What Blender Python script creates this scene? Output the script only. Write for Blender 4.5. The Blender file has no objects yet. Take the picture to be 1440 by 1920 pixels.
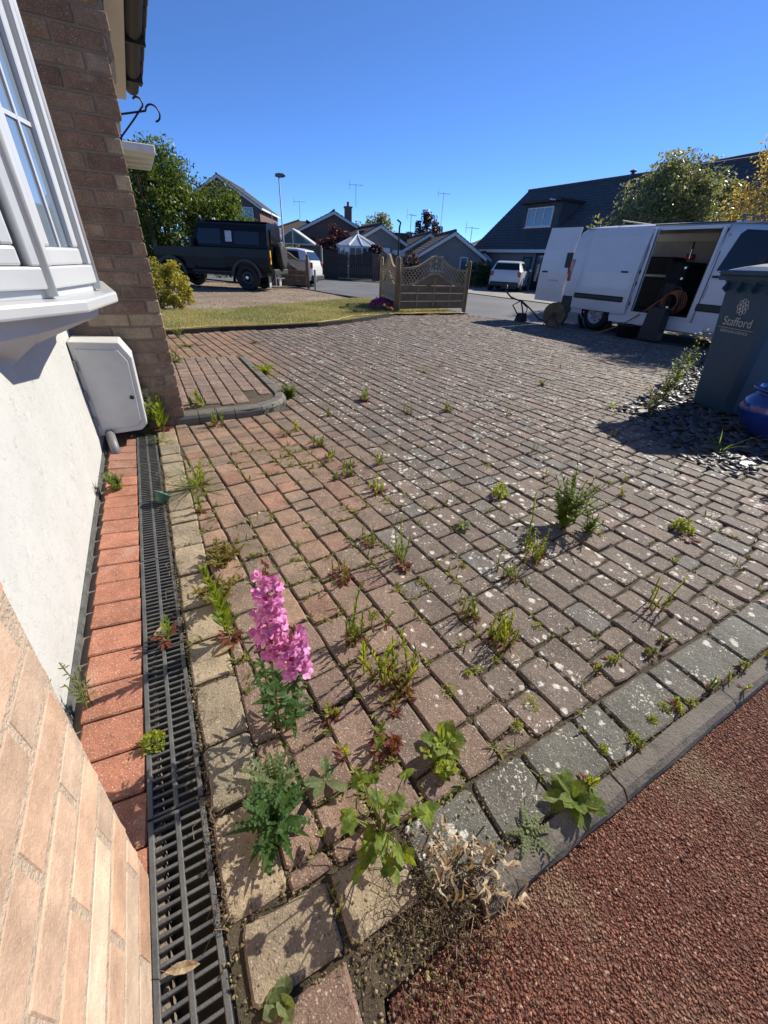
import bpy, math, random
import numpy as np
from mathutils import Vector, Matrix
R = math.radians
random.seed(7); rng = np.random.default_rng(7)
scene = bpy.context.scene
COL = scene.collection

# ------------------------------------------------------------------ camera, sky, sun, exposure
CAM_H, PITCH, ROLL = 1.08, R(32.39), math.atan(.05)
cam = bpy.data.cameras.new('camera'); cam_o = bpy.data.objects.new('camera', cam); COL.objects.link(cam_o)
cam.sensor_fit = 'VERTICAL'; cam.sensor_height = 24.0; cam.lens = 740 / 1920 * 24.0
cam.clip_start = .02; cam.clip_end = 900
_up0 = Vector((0, math.sin(PITCH), math.cos(PITCH))); _f = Vector((0, math.cos(PITCH), -math.sin(PITCH))); _x = Vector((1, 0, 0))
_r = _x * math.cos(ROLL) + _up0 * math.sin(ROLL); _u = _up0 * math.cos(ROLL) - _x * math.sin(ROLL)
cam_o.matrix_world = Matrix(((_r.x, _u.x, -_f.x, 0), (_r.y, _u.y, -_f.y, 0), (_r.z, _u.z, -_f.z, CAM_H), (0, 0, 0, 1)))
scene.camera = cam_o

SUN_EL, SUN_AZ = R(37.5), R(40)            # azimuth counted from +X towards +Y
world = bpy.data.worlds.new('World'); scene.world = world; world.use_nodes = True
nt = world.node_tree; bg = nt.nodes['Background']; sky = nt.nodes.new('ShaderNodeTexSky')
sky.sky_type = 'NISHITA'; sky.sun_disc = False; sky.sun_elevation = SUN_EL; sky.sun_rotation = R(90) - SUN_AZ
sky.altitude = 6000; sky.air_density = 1.0; sky.dust_density = 1.0; sky.ozone_density = 10.0
nt.links.new(sky.outputs[0], bg.inputs[0]); bg.inputs[1].default_value = .14
sun = bpy.data.lights.new('sun', 'SUN'); sun.energy = 5.0; sun.angle = R(.5); sun.color = (1, .93, .8)
sun_o = bpy.data.objects.new('sun', sun); COL.objects.link(sun_o)
_sd = Vector((math.cos(SUN_AZ) * math.cos(SUN_EL), math.sin(SUN_AZ) * math.cos(SUN_EL), math.sin(SUN_EL)))
sun_o.rotation_euler = (-_sd).to_track_quat('-Z', 'Y').to_euler(); sun_o.location = _sd * 30
vs = scene.view_settings; vs.view_transform = 'Standard'; vs.look = 'None'; vs.exposure = .58; vs.gamma = 1; vs.use_curve_mapping = False
scene.cycles.max_bounces = 8; scene.cycles.transparent_max_bounces = 12

# ------------------------------------------------------------------ the house frame: t to the right of the wall, s along it, away from us
FA = R(29.64)
W_ = (-math.sin(FA), math.cos(FA)); R_ = (math.cos(FA), math.sin(FA))
def P(s, t, z=0): return (W_[0] * s + R_[0] * t, W_[1] * s + R_[1] * t, z)
def ST(x, y): return (W_[0] * x + W_[1] * y, R_[0] * x + R_[1] * y)

# ------------------------------------------------------------------ tagging
def tag(o, label=None, cat=None, group=None, kind=None):
    if label: o['label'] = label
    if cat: o['category'] = cat
    if group: o['group'] = group
    if kind: o['kind'] = kind
    return o
def empty(name, loc=(0, 0, 0), rz=0.0, label=None, cat=None, group=None, kind=None, parent=None):
    o = bpy.data.objects.new(name, None); COL.objects.link(o); o.location = loc; o.rotation_euler = (0, 0, rz)
    o.empty_display_size = .1
    if parent: o.parent = parent
    return tag(o, label, cat, group, kind)
def link(name, me, parent=None, loc=(0, 0, 0), rot=(0, 0, 0)):
    o = bpy.data.objects.new(name, me); COL.objects.link(o); o.location = loc; o.rotation_euler = rot
    if parent: o.parent = parent
    return o

# ------------------------------------------------------------------ mesh collecting
class MB:
    def __init__(s): s.v = []; s.f = []; s.m = []
    def add(s, vs_, fs, mi=0):
        b = len(s.v); s.v += [tuple(p) for p in vs_]; s.f += [tuple(i + b for i in f) for f in fs]; s.m += [mi] * len(fs); return s
    def box(s, c, d, rz=0, mi=0, tilt=None, taper=1.0):
        x, y, z = d[0] / 2, d[1] / 2, d[2] / 2
        pts = [(-x, -y, -z), (x, -y, -z), (x, y, -z), (-x, y, -z), (-x * taper, -y * taper, z), (x * taper, -y * taper, z), (x * taper, y * taper, z), (-x * taper, y * taper, z)]
        m = Matrix.Rotation(rz, 3, 'Z')
        if tilt: m = m @ Matrix.Rotation(tilt[1], 3, tilt[0])
        pts = [m @ Vector(p) + Vector(c) for p in pts]
        return s.add(pts, [(3, 2, 1, 0), (4, 5, 6, 7), (0, 1, 5, 4), (1, 2, 6, 5), (2, 3, 7, 6), (3, 0, 4, 7)], mi)
    def bbox(s, c, d, b=.01, mi=0, rz=0):
        """box with chamfered edges"""
        x, y, z = d[0] / 2, d[1] / 2, d[2] / 2
        pts = []; idx = {}
        for sx in (-1, 1):
            for sy in (-1, 1):
                for sz in (-1, 1):
                    for k, (bx, by, bz) in enumerate(((0, b, b), (b, 0, b), (b, b, 0))):
                        idx[(sx, sy, sz, k)] = len(pts); pts.append((sx * (x - bx), sy * (y - by), sz * (z - bz)))
        fs = []
        for sx in (-1, 1): fs.append([idx[(sx, a, e, 0)] for a, e in ((-1, -1), (1, -1), (1, 1), (-1, 1))][::sx])
        for sy in (-1, 1): fs.append([idx[(a, sy, e, 1)] for a, e in ((-1, -1), (1, -1), (1, 1), (-1, 1))][::-sy])
        for sz in (-1, 1): fs.append([idx[(a, e, sz, 2)] for a, e in ((-1, -1), (1, -1), (1, 1), (-1, 1))][::sz])
        for sx in (-1, 1):
            for sy in (-1, 1):
                fs.append([idx[(sx, sy, -1, 0)], idx[(sx, sy, 1, 0)], idx[(sx, sy, 1, 1)], idx[(sx, sy, -1, 1)]])
                fs.append([idx[(sx, -1, sy, 0)], idx[(sx, 1, sy, 0)], idx[(sx, 1, sy, 2)], idx[(sx, -1, sy, 2)]])
                fs.append([idx[(-1, sx, sy, 1)], idx[(1, sx, sy, 1)], idx[(1, sx, sy, 2)], idx[(-1, sx, sy, 2)]])
                for sz in (-1, 1): fs.append([idx[(sx, sy, sz, k)] for k in range(3)])
        m = Matrix.Rotation(rz, 3, 'Z')
        return s.add([m @ Vector(p) + Vector(c) for p in pts], fs, mi)
    def prism(s, poly, z0, z1, mi=0):
        n = len(poly)
        s.add([(p[0], p[1], z0) for p in poly] + [(p[0], p[1], z1) for p in poly],
              [tuple(range(n - 1, -1, -1)), tuple(range(n, 2 * n))] + [(i, (i + 1) % n, n + (i + 1) % n, n + i) for i in range(n)], mi); return s
    def extr(s, poly, a0, a1, axis='y', mi=0):
        """poly of (u,z) extruded along an axis"""
        n = len(poly)
        mk = (lambda p, a: (p[0], a, p[1])) if axis == 'y' else (lambda p, a: (a, p[0], p[1]))
        s.add([mk(p, a0) for p in poly] + [mk(p, a1) for p in poly],
              [tuple(range(n)), tuple(range(2 * n - 1, n - 1, -1))] + [(i, n + i, n + (i + 1) % n, (i + 1) % n) for i in range(n)], mi); return s
    def tube(s, pts, r, n=6, mi=0, cap=True):
        pts = [Vector(p) for p in pts]; k = len(pts)
        if not hasattr(r, '__len__'): r = [r] * k
        vs_ = []; ref = None
        for i, p in enumerate(pts):
            d = (pts[min(i + 1, k - 1)] - pts[max(i - 1, 0)])
            d = d.normalized() if d.length > 1e-9 else Vector((0, 0, 1))
            if ref is None: ref = d.orthogonal().normalized()
            a = (ref - d * ref.dot(d)); a = a.normalized() if a.length > 1e-6 else d.orthogonal().normalized()
            ref = a; b = d.cross(a)
            for j in range(n):
                th = 2 * math.pi * j / n; vs_.append(p + (a * math.cos(th) + b * math.sin(th)) * r[i])
        fs = [(i * n + j, i * n + (j + 1) % n, (i + 1) * n + (j + 1) % n, (i + 1) * n + j) for i in range(k - 1) for j in range(n)]
        if cap: fs += [tuple(range(n - 1, -1, -1)), tuple(range((k - 1) * n, k * n))]
        return s.add(vs_, fs, mi)
    def lathe(s, prof, n=24, mi=0, c=(0, 0, 0), axis='z', closed=False, cap=True):
        vs_ = []
        for r, z in prof:
            for j in range(n):
                th = 2 * math.pi * j / n; a, b = r * math.cos(th), r * math.sin(th)
                p = (a, b, z) if axis == 'z' else ((a, z, b) if axis == 'y' else (z, a, b))
                vs_.append((p[0] + c[0], p[1] + c[1], p[2] + c[2]))
        k = len(prof)
        fs = [(i * n + j, i * n + (j + 1) % n, (i + 1) * n + (j + 1) % n, (i + 1) * n + j) for i in range(k - 1) for j in range(n)]
        if closed: fs += [((k - 1) * n + j, (k - 1) * n + (j + 1) % n, (j + 1) % n, j) for j in range(n)]
        elif cap: fs += [tuple(range(n - 1, -1, -1)), tuple(range((k - 1) * n, k * n))]
        return s.add(vs_, fs, mi)
    def leaf(s, p, d, up, L, w, mi=0, curl=.25, fold=.15, broad=False):
        """pointed leaf of six faces"""
        p = Vector(p); d = Vector(d).normalized(); side = d.cross(Vector(up))
        side = side.normalized() if side.length > 1e-5 else d.orthogonal().normalized()
        n = side.cross(d)
        pr = ((0, .1), (.3, .5), (.62, 1.0), (.86, .8)) if broad else ((0, .12), (.3, .85), (.6, .95), (.85, .5)); vs_ = []
        for u, ww in pr:
            c = p + d * (L * u) - n * (curl * L * u * u)
            vs_ += [c - side * (w * ww / 2) + n * (fold * w * ww / 2), c, c + side * (w * ww / 2) + n * (fold * w * ww / 2)]
        vs_.append(p + d * L - n * (curl * L))
        fs = []
        for i in range(3):
            a = i * 3; fs += [(a, a + 1, a + 4, a + 3), (a + 1, a + 2, a + 5, a + 4)]
        fs += [(9, 10, 12), (10, 11, 12)]
        return s.add(vs_, fs, mi)
    def mesh(s, name, mats=(), smooth=False):
        me = bpy.data.meshes.new(name); me.from_pydata(s.v, [], s.f); 
        for m in mats: me.materials.append(m)
        if len(mats) > 1: me.polygons.foreach_set('material_index', s.m)
        if smooth: me.polygons.foreach_set('use_smooth', [True] * len(s.f))
        me.update(); return me
    def build(s, name, mats, parent=None, smooth=False, loc=(0, 0, 0), rot=(0, 0, 0), normals=True):
        if not isinstance(mats, (list, tuple)): mats = [mats]
        me = s.mesh(name, mats, smooth)
        if normals: fix_normals(me)
        return link(name, me, parent, loc, rot)
import bmesh
def fix_normals(me):
    bm = bmesh.new(); bm.from_mesh(me); bmesh.ops.recalc_face_normals(bm, faces=bm.faces); bm.to_mesh(me); bm.free()
def np_mesh(name, v, f, mats, rnd=None, smooth=False):
    """quads or triangles from arrays; rnd: one number for each point"""
    me = bpy.data.meshes.new(name); v = np.asarray(v, np.float32); f = np.asarray(f, np.int32); k = f.shape[1]
    me.vertices.add(len(v)); me.vertices.foreach_set('co', v.ravel()); me.loops.add(f.size); me.loops.foreach_set('vertex_index', f.ravel())
    me.polygons.add(len(f)); me.polygons.foreach_set('loop_start', np.arange(0, f.size, k, dtype=np.int32))
    if smooth: me.polygons.foreach_set('use_smooth', np.ones(len(f), bool))
    if rnd is not None:
        a = me.attributes.new('rnd', 'FLOAT', 'POINT'); a.data.foreach_set('value', np.asarray(rnd, np.float32))
    for m in mats: me.materials.append(m)
    me.update(calc_edges=True); return me
def bevel(o, w=.01, seg=2):
    m = o.modifiers.new('bevel', 'BEVEL'); m.width = w; m.segments = seg; m.limit_method = 'ANGLE'; m.angle_limit = R(40); return o
def copy_tree(o, parent=None):
    c = o.copy(); COL.objects.link(c); c.parent = parent
    for ch in list(o.children): copy_tree(ch, c)
    return c

# ------------------------------------------------------------------ materials
def hexc(r, g, b): return (r, g, b, 1)
class NM:
    def __init__(s, name):
        s.m = bpy.data.materials.new(name); s.m.use_nodes = True; s.t = s.m.node_tree; s.n = s.t.nodes; s.l = s.t.links
        s.b = s.n['Principled BSDF']; s.out = s.n['Material Output']; s.pos = None
    def P(s):
        if s.pos is None: s.pos = s.n.new('ShaderNodeNewGeometry').outputs['Position']
        return s.pos
    def noise(s, scale, detail=3, rough=.55, vec=None, dist=0, out='Fac'):
        n = s.n.new('ShaderNodeTexNoise'); n.inputs['Scale'].default_value = scale; n.inputs['Detail'].default_value = detail
        n.inputs['Roughness'].default_value = rough; n.inputs['Distortion'].default_value = dist; s.l.new(vec or s.P(), n.inputs['Vector']); return n.outputs[out]
    def vor(s, scale, feature='F1', vec=None, out='Distance', rand=1):
        n = s.n.new('ShaderNodeTexVoronoi'); n.feature = feature; n.inputs['Scale'].default_value = scale; n.inputs['Randomness'].default_value = rand
        s.l.new(vec or s.P(), n.inputs['Vector']); return n.outputs[out]
    def math(s, op, a, b=None, c=None, clamp=False):
        n = s.n.new('ShaderNodeMath'); n.operation = op; n.use_clamp = clamp
        for i, x in enumerate((a, b, c)):
            if x is None: continue
            if isinstance(x, (int, float)): n.inputs[i].default_value = x
            else: s.l.new(x, n.inputs[i])
        return n.outputs[0]
    def ramp(s, fac, a, b, lo=0, hi=1):
        n = s.n.new('ShaderNodeMapRange'); n.inputs[1].default_value = a; n.inputs[2].default_value = b; n.inputs[3].default_value = lo; n.inputs[4].default_value = hi
        s.l.new(fac, n.inputs[0]); return n.outputs[0]
    def mix(s, fac, a, b, mode='MIX'):
        n = s.n.new('ShaderNodeMix'); n.data_type = 'RGBA'; n.blend_type = mode
        for i, x in ((0, fac), (6, a), (7, b)):
            if isinstance(x, (int, float)): n.inputs[i].default_value = x
            elif isinstance(x, tuple): n.inputs[i].default_value = x if len(x) == 4 else (*x, 1)
            else: s.l.new(x, n.inputs[i])
        return n.outputs[2]
    def vadd(s, a, b, k):
        n = s.n.new('ShaderNodeVectorMath'); n.operation = 'MULTIPLY_ADD'; s.l.new(b, n.inputs[0]); n.inputs[1].default_value = (k, k, k); s.l.new(a, n.inputs[2]); return n.outputs[0]
    def attr(s, name, out='Fac'):
        n = s.n.new('ShaderNodeAttribute'); n.attribute_name = name; return n.outputs[out]
    def color(s, c): 
        if isinstance(c, tuple): s.b.inputs['Base Color'].default_value = c if len(c) == 4 else (*c, 1)
        else: s.l.new(c, s.b.inputs['Base Color'])
        return s
    def rough(s, r):
        if isinstance(r, (int, float)): s.b.inputs['Roughness'].default_value = r
        else: s.l.new(r, s.b.inputs['Roughness'])
        return s
    def bump(s, h, strength=.3, dist=.01):
        n = s.n.new('ShaderNodeBump'); n.inputs['Strength'].default_value = strength; n.inputs['Distance'].default_value = dist; s.l.new(h, n.inputs['Height'])
        s.l.new(n.outputs[0], s.b.inputs['Normal']); return s
    def set(s, **k):
        for a, x in k.items(): s.b.inputs[a.replace('_', ' ')].default_value = x
        return s
def simple(name, c, rough=.5, var=.15, scale=8, bump=0, bscale=60, metal=0, c2=None, spec=.5, coat=0, **k):
    n = NM(name); c2 = c2 or tuple(x * (1 - 2 * var) for x in c)
    n.color(n.mix(n.ramp(n.noise(scale, 4), .3, .7), tuple(c), tuple(c2))).rough(rough).set(Metallic=metal, Specular_IOR_Level=spec, Coat_Weight=coat)
    if bump: n.bump(n.noise(bscale, 4), bump, .01)
    return n.m
def leafmat(name, c1, c2, transl=.45, rough=.45, yellow=1.25):
    n = NM(name); a = n.attr('rnd'); c = n.mix(a, tuple(c1), tuple(c2)); n.color(c).rough(rough).set(Specular_IOR_Level=.35)
    t = n.n.new('ShaderNodeBsdfTranslucent'); ct = n.mix(1.0, c, (yellow * 1.5, 1.45, .7), 'MULTIPLY'); n.l.new(ct, t.inputs[0])
    mx = n.n.new('ShaderNodeMixShader'); mx.inputs[0].default_value = transl; n.l.new(n.b.outputs[0], mx.inputs[1]); n.l.new(t.outputs[0], mx.inputs[2]); n.l.new(mx.outputs[0], n.out.inputs[0])
    return n.m
def plantmat(name, c1, c2, transl=.5, scale=40, glow=(2.1, 1.75, .65)):
    """leaves of small plants: colour wanders in space"""
    n = NM(name); c = n.mix(n.ramp(n.noise(scale, 2), .35, .65), tuple(c1), tuple(c2)); c = n.mix(1.0, c, n.ramp(n.noise(170, 3), .3, .7, .7, 1.25), 'MULTIPLY'); c = n.mix(n.ramp(n.noise(45, 3), .66, .74, 0, .55), c, (c2[0] * .6 + .12, c2[1] * .4 + .08, c2[2] * .3 + .02)); n.color(c).rough(.5).set(Specular_IOR_Level=.3); n.bump(n.noise(150, 3), .5, .004)
    t = n.n.new('ShaderNodeBsdfTranslucent'); ct = n.mix(1.0, c, tuple(glow), 'MULTIPLY'); n.l.new(ct, t.inputs[0])
    mx = n.n.new('ShaderNodeMixShader'); mx.inputs[0].default_value = transl; n.l.new(n.b.outputs[0], mx.inputs[1]); n.l.new(t.outputs[0], mx.inputs[2]); n.l.new(mx.outputs[0], n.out.inputs[0])
    return n.m

def paver_material(name, attr):
    n = NM(name)
    if attr: a = n.n.new('ShaderNodeAttribute'); a.attribute_name = 'tint'; col, al = a.outputs['Color'], a.outputs['Alpha']
    else: a = n.n.new('ShaderNodeObjectInfo'); col, al = a.outputs['Color'], a.outputs['Alpha']
    v = n.ramp(n.noise(7, 6, .65), .3, .72, .6, 1.25); c = n.mix(1.0, col, v, 'MULTIPLY')
    st = n.ramp(n.noise(2.3, 5, .65), .52, .7, 0, .5); c = n.mix(st, c, (.055, .048, .042))            # weathered dark patches
    sp = n.ramp(n.vor(125), .27, .17); c = n.mix(n.math('MULTIPLY', sp, n.ramp(n.noise(18, 3), .35, .65, .15, .9)), c, (.52, .44, .35)); sp2 = n.ramp(n.vor(210), .3, .18); c = n.mix(n.math('MULTIPLY', sp2, .45), c, (.42, .35, .28))       # pale aggregate
    sd = n.ramp(n.vor(95, vec=n.vadd(n.P(), n.noise(30, 1, out='Color'), .02)), .28, .15); c = n.mix(n.math('MULTIPLY', sd, .55), c, (.03, .025, .022))
    vec = n.vadd(n.P(), n.noise(70, 3, out='Color'), .02)
    vo = n.n.new('ShaderNodeTexVoronoi'); vo.inputs['Scale'].default_value = 30; n.l.new(vec, vo.inputs['Vector'])
    sep = n.n.new('ShaderNodeSeparateColor'); n.l.new(vo.outputs['Color'], sep.inputs[0])
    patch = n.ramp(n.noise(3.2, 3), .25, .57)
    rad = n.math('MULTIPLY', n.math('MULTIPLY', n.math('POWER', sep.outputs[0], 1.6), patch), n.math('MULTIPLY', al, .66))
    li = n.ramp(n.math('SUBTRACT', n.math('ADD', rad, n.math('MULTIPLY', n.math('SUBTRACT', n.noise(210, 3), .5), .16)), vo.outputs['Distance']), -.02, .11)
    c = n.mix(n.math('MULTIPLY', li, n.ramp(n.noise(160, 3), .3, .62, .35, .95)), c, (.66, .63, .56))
    vo2 = n.vor(75, vec=vec); sep2 = n.ramp(n.noise(9, 2), .45, .7)
    li2 = n.ramp(n.math('SUBTRACT', n.math('MULTIPLY', n.math('MULTIPLY', sep2, al), .5), vo2), 0, .06); c = n.mix(n.math('MULTIPLY', li2, .8), c, (.6, .57, .5))
    n.color(c).rough(.74).set(Specular_IOR_Level=.42)
    hh = n.math('ADD', n.math('MULTIPLY', n.noise(260, 3, .7), .5), n.math('ADD', n.noise(40, 3), n.math('MULTIPLY', li, .25))); n.bump(hh, .8, .008)
    return n.m
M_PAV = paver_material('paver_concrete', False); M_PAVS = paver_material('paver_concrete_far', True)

def brick_material(name, spots=True):
    n = NM(name); a = n.n.new('ShaderNodeObjectInfo'); col = a.outputs['Color']
    c = n.mix(1.0, col, n.ramp(n.noise(14, 5, .65), .3, .7, .72, 1.2), 'MULTIPLY')
    c = n.mix(n.ramp(n.noise(190, 2), .57, .66, 0, .75), c, (.13, .075, .05)) if spots else n.mix(n.ramp(n.noise(130, 3), .58, .7, 0, .35), c, (.28, .17, .1)); c = n.mix(n.ramp(n.noise(260, 2), .6, .68, 0, .6 if spots else .4), c, (.62, .52, .4))
    c = n.mix(n.ramp(n.noise(5, 4), .6, .75, 0, .45), c, (.5, .42, .33))
    n.color(c).rough(.85).set(Specular_IOR_Level=.25); n.bump(n.math('ADD', n.noise(210, 4, .7), n.math('MULTIPLY', n.noise(35, 4), 1.4)), .5, .006)
    return n.m
M_BRICK = brick_material('brick_clay')
n = NM('mortar'); n.color(n.mix(n.noise(60, 4), (.17, .13, .1), (.25, .2, .155))).rough(.95); n.bump(n.noise(180, 4), .6, .006); M_MORTAR = n.m
n = NM('joint_soil'); c = n.mix(n.ramp(n.noise(9, 4), .35, .65), (.06, .045, .03), (.115, .09, .06)); c = n.mix(n.ramp(n.noise(5, 4), .55, .72, 0, .7), c, (.07, .085, .025)); c = n.mix(n.ramp(n.vor(300), .2, .08, 0, .5), c, (.25, .2, .14))
n.color(c).rough(1); n.bump(n.math('ADD', n.noise(130, 5, .75), n.noise(40, 3)), 1, .012); M_SOIL = n.m
n = NM('white_render_paint'); fl = n.ramp(n.noise(9, 6, .7), .56, .62); c = n.mix(n.ramp(n.noise(2.5, 4), .35, .7), (.5, .5, .48), (.44, .44, .42)); c = n.mix(n.math('MULTIPLY', fl, .4), c, (.56, .555, .53)); c = n.mix(n.ramp(n.noise(38, 3), .68, .75, 0, .25), c, (.36, .34, .31))
n.color(c).rough(.7); n.bump(n.math('ADD', n.math('MULTIPLY', n.ramp(n.noise(22, 6, .75), .5, .66), n.math('ADD', .25, fl)), n.math('MULTIPLY', n.noise(120, 3), .12)), .5, .009); M_RENDER = n.m
M_UPVC = simple('white_upvc', (.52, .53, .54), .3, .05, 6, coat=.15)
M_GLASSW = NM('window_glass').color((.16, .2, .24)).rough(.04).set(Specular_IOR_Level=1.0, Metallic=.0, Coat_Weight=1.0, Coat_Roughness=.02).m
M_BLACKP = simple('black_plastic', (.018, .018, .02), .5, .2, 30, .25, 200)
M_GRATE = simple('grate_plastic', (.05, .052, .056), .5, .25, 25, .2, 220, c2=(.1, .098, .092))
M_VOID = simple('drain_channel_dark', (.012, .012, .012), .8)
M_DARKGAP = simple('damp_strip', (.13, .132, .125), .8, .3, 40, .4)
# ================================================================== ground, road, tarmac, lawn, gravel
def sheet(name, poly, z, mat, frame=True, kind='structure', label=None):
    """flat polygon given as (t,s); triangulated by bmesh"""
    bm = bmesh.new(); f = bm.faces.new([bm.verts.new((p[0], p[1], z)) for p in poly]); bm.normal_update()
    if f.normal.z < 0: f.normal_flip()
    bmesh.ops.triangulate(bm, faces=bm.faces[:]); me = bpy.data.meshes.new(name); bm.to_mesh(me); bm.free(); me.materials.append(mat)
    o = link(name, me, None, (0, 0, 0), (0, 0, FA if frame else 0)); return tag(o, label, kind=kind)
n = NM('earth_and_verge'); n.color(n.mix(n.ramp(n.noise(.6, 5), .35, .65), (.06, .07, .03), (.11, .09, .06))).rough(1); n.bump(n.noise(20, 4), .5, .02)
sheet('ground', [(-160, -60), (240, -60), (240, 330), (-160, 330)], -.09, n.m)
n = NM('road_asphalt'); c = n.mix(n.ramp(n.noise(.5, 5, .6), .35, .65), (.085, .088, .095), (.13, .132, .138)); c = n.mix(n.ramp(n.vor(90), .25, .1, 0, .4), c, (.24, .24, .24)); n.color(c).rough(.75); n.bump(n.noise(120, 3), .4, .006)
sheet('road', [(7.3, 9.1), (7.62, 8.1), (7.9, 7.0), (8.05, 5.6), (8.25, 3.6), (8.3, -9), (13.6, -9), (13.6, 17), (14.6, 22), (17, 25.6), (17, 27.4), (2.4, 28.6), (2.4, 26), (4.8, 21), (5.75, 17.8), (6.05, 15), (6.9, 11.5)], -.035, n.m)
n = NM('driveway_slabs_far'); n.color(n.mix(n.ramp(n.noise(1.2, 4), .35, .65), (.2, .19, .18), (.3, .28, .25))).rough(.9)
sheet('forecourt', [(13.75, -9), (25, -9), (25, 27), (17.3, 27), (17.2, 25.4), (14.8, 21.8), (13.8, 17)], -.02, n.m)

# red macadam in front of the kerb, with its chippings
n = NM('red_macadam'); c = n.mix(n.ramp(n.noise(3, 5), .35, .65), (.085, .03, .02), (.13, .05, .034)); c = n.mix(n.ramp(n.noise(2.6, 5, .65), .5, .68, 0, .8), c, (.17, .115, .075)); n.color(c).rough(.9); n.bump(n.math('ADD', n.noise(150, 3), n.vor(140)), .9, .008); M_MAC = n.m
mac = sheet('red_path', [(.03, -1.6), (4.4, -1.6), (4.4, .10), (.12, .10), (.04, -.02)], -.034, M_MAC)
n = NM('red_chippings'); a = n.attr('rnd'); c = n.mix(n.ramp(a, 0, .6), (.075, .03, .021), (.22, .09, .06)); c = n.mix(n.ramp(a, .86, 1), c, (.36, .25, .19)); c = n.mix(n.ramp(n.noise(2.6, 5, .65), .5, .68, 0, .8), c, (.25, .165, .105))
n.color(c).rough(.7).set(Specular_IOR_Level=.3); M_CHIP = n.m
def stones(n_, xy, z, smin, smax, flat=.55, seed=1):
    g = np.random.default_rng(seed); s_ = smin + (smax - smin) * g.random(n_) ** 2.2; base = np.array([(1, 0, 0), (0, 1, 0), (-1, 0, 0), (0, -1, 0), (0, 0, 1), (0, 0, -1)], float)
    th = g.uniform(0, 6.28, n_); sq = g.uniform(.6, 1.1, (n_, 3)) * np.array([1, .8, flat]); v = base[None] * sq[:, None] ; v = v + g.normal(0, .16, v.shape)
    ax = g.normal(0, .45, n_); ca, sa = np.cos(ax), np.sin(ax); y = v[..., 1] * ca[:, None] - v[..., 2] * sa[:, None]; zz = v[..., 1] * sa[:, None] + v[..., 2] * ca[:, None]
    c, s = np.cos(th), np.sin(th); X = v[..., 0] * c[:, None] - y * s[:, None]; Y = v[..., 0] * s[:, None] + y * c[:, None]
    v = np.stack([X, Y, zz], -1) * s_[:, None, None]; v[..., 0] += xy[:, 0:1]; v[..., 1] += xy[:, 1:2]; v[..., 2] += (z if np.ndim(z) == 0 else z[:, None])
    f = np.array([(0, 1, 4), (1, 2, 4), (2, 3, 4), (3, 0, 4), (1, 0, 5), (2, 1, 5), (3, 2, 5), (0, 3, 5)]); F = (np.arange(n_)[:, None, None] * 6 + f[None]).reshape(-1, 3)
    return v.reshape(-1, 3), F, np.repeat(g.uniform(0, 1, n_), 6)
xy = np.c_[rng.uniform(.03, 2.1, 95000), rng.uniform(-.5, .095, 95000)]
xy = xy[(xy[:, 0] > .05 + .10 * np.clip((xy[:, 1] + .05) / .14, 0, 1) + .05 * rng.random(len(xy)) ** 2)]
v, f, r_ = stones(len(xy), xy, -.0335, .0016, .006, .55, 3)
o = link('chippings', np_mesh('chippings', v, f, [M_CHIP], r_), mac); tag(o, kind='stuff')

# ================================================================== block-paved drive
def inset(poly, d):
    n_ = len(poly); out = []
    for i in range(n_):
        a, b, c = Vector(poly[i - 1]), Vector(poly[i]), Vector(poly[(i + 1) % n_]); e1 = (b - a); e2 = (c - b)
        if e1.length < 1e-6 or e2.length < 1e-6: out.append(tuple(b)); continue
        e1.normalize(); e2.normalize(); n1 = Vector((-e1.y, e1.x)); n2 = Vector((-e2.y, e2.x)); k = n1 + n2; k = k / max(.5, k.dot(n1)) if k.length > 1e-6 else n1
        out.append((b.x + k.x * d, b.y + k.y * d))
    return out
def clip(poly, nx, ny, c):
    """keep nx*x+ny*y<=c"""
    out = []; n_ = len(poly)
    for i in range(n_):
        a, b = poly[i], poly[(i + 1) % n_]; da, db = nx * a[0] + ny * a[1] - c, nx * b[0] + ny * b[1] - c
        if da <= 0: out.append(a)
        if da * db < 0: k = da / (da - db); out.append((a[0] + (b[0] - a[0]) * k, a[1] + (b[1] - a[1]) * k))
    return out
def area(p): return .5 * sum(p[i - 1][0] * p[i][1] - p[i][0] * p[i - 1][1] for i in range(len(p)))
def worn(poly, cut=.012):
    """corners rubbed off, edges a little uneven"""
    out = []; n_ = len(poly)
    for i in range(n_):
        b = Vector(poly[i]); a = Vector(poly[i - 1]) - b; c = Vector(poly[(i + 1) % n_]) - b; k = cut * random.uniform(.4, 1.4)
        for e in (a, c):
            q = b + e.normalized() * min(k, e.length * .3); out.append((q.x + random.gauss(0, .0018), q.y + random.gauss(0, .0018)))
        if c.length > .09: q = b + c * random.uniform(.35, .65); out.append((q.x + random.gauss(0, .0016), q.y + random.gauss(0, .0016)))
    return out
def slab_mesh(name, poly, top, depth, ch, mat, tiltx=0, tilty=0):
    n_ = len(poly); cx = sum(p[0] for p in poly) / n_; cy = sum(p[1] for p in poly) / n_; poly = [(p[0] - cx, p[1] - cy) for p in poly]
    inn = inset(poly, ch); zt = lambda p: p[0] * tiltx + p[1] * tilty
    mb = MB(); mb.add([(p[0], p[1], -depth) for p in poly] + [(p[0], p[1], -ch * .8 + zt(p)) for p in poly] + [(p[0], p[1], zt(p)) for p in inn],
        [(i, (i + 1) % n_, n_ + (i + 1) % n_, n_ + i) for i in range(n_)] + [(n_ + i, n_ + (i + 1) % n_, 2 * n_ + (i + 1) % n_, 2 * n_ + i) for i in range(n_)] + [tuple(range(2 * n_, 3 * n_))])
    return mb.mesh(name, [mat]), (cx, cy, top)
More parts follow.
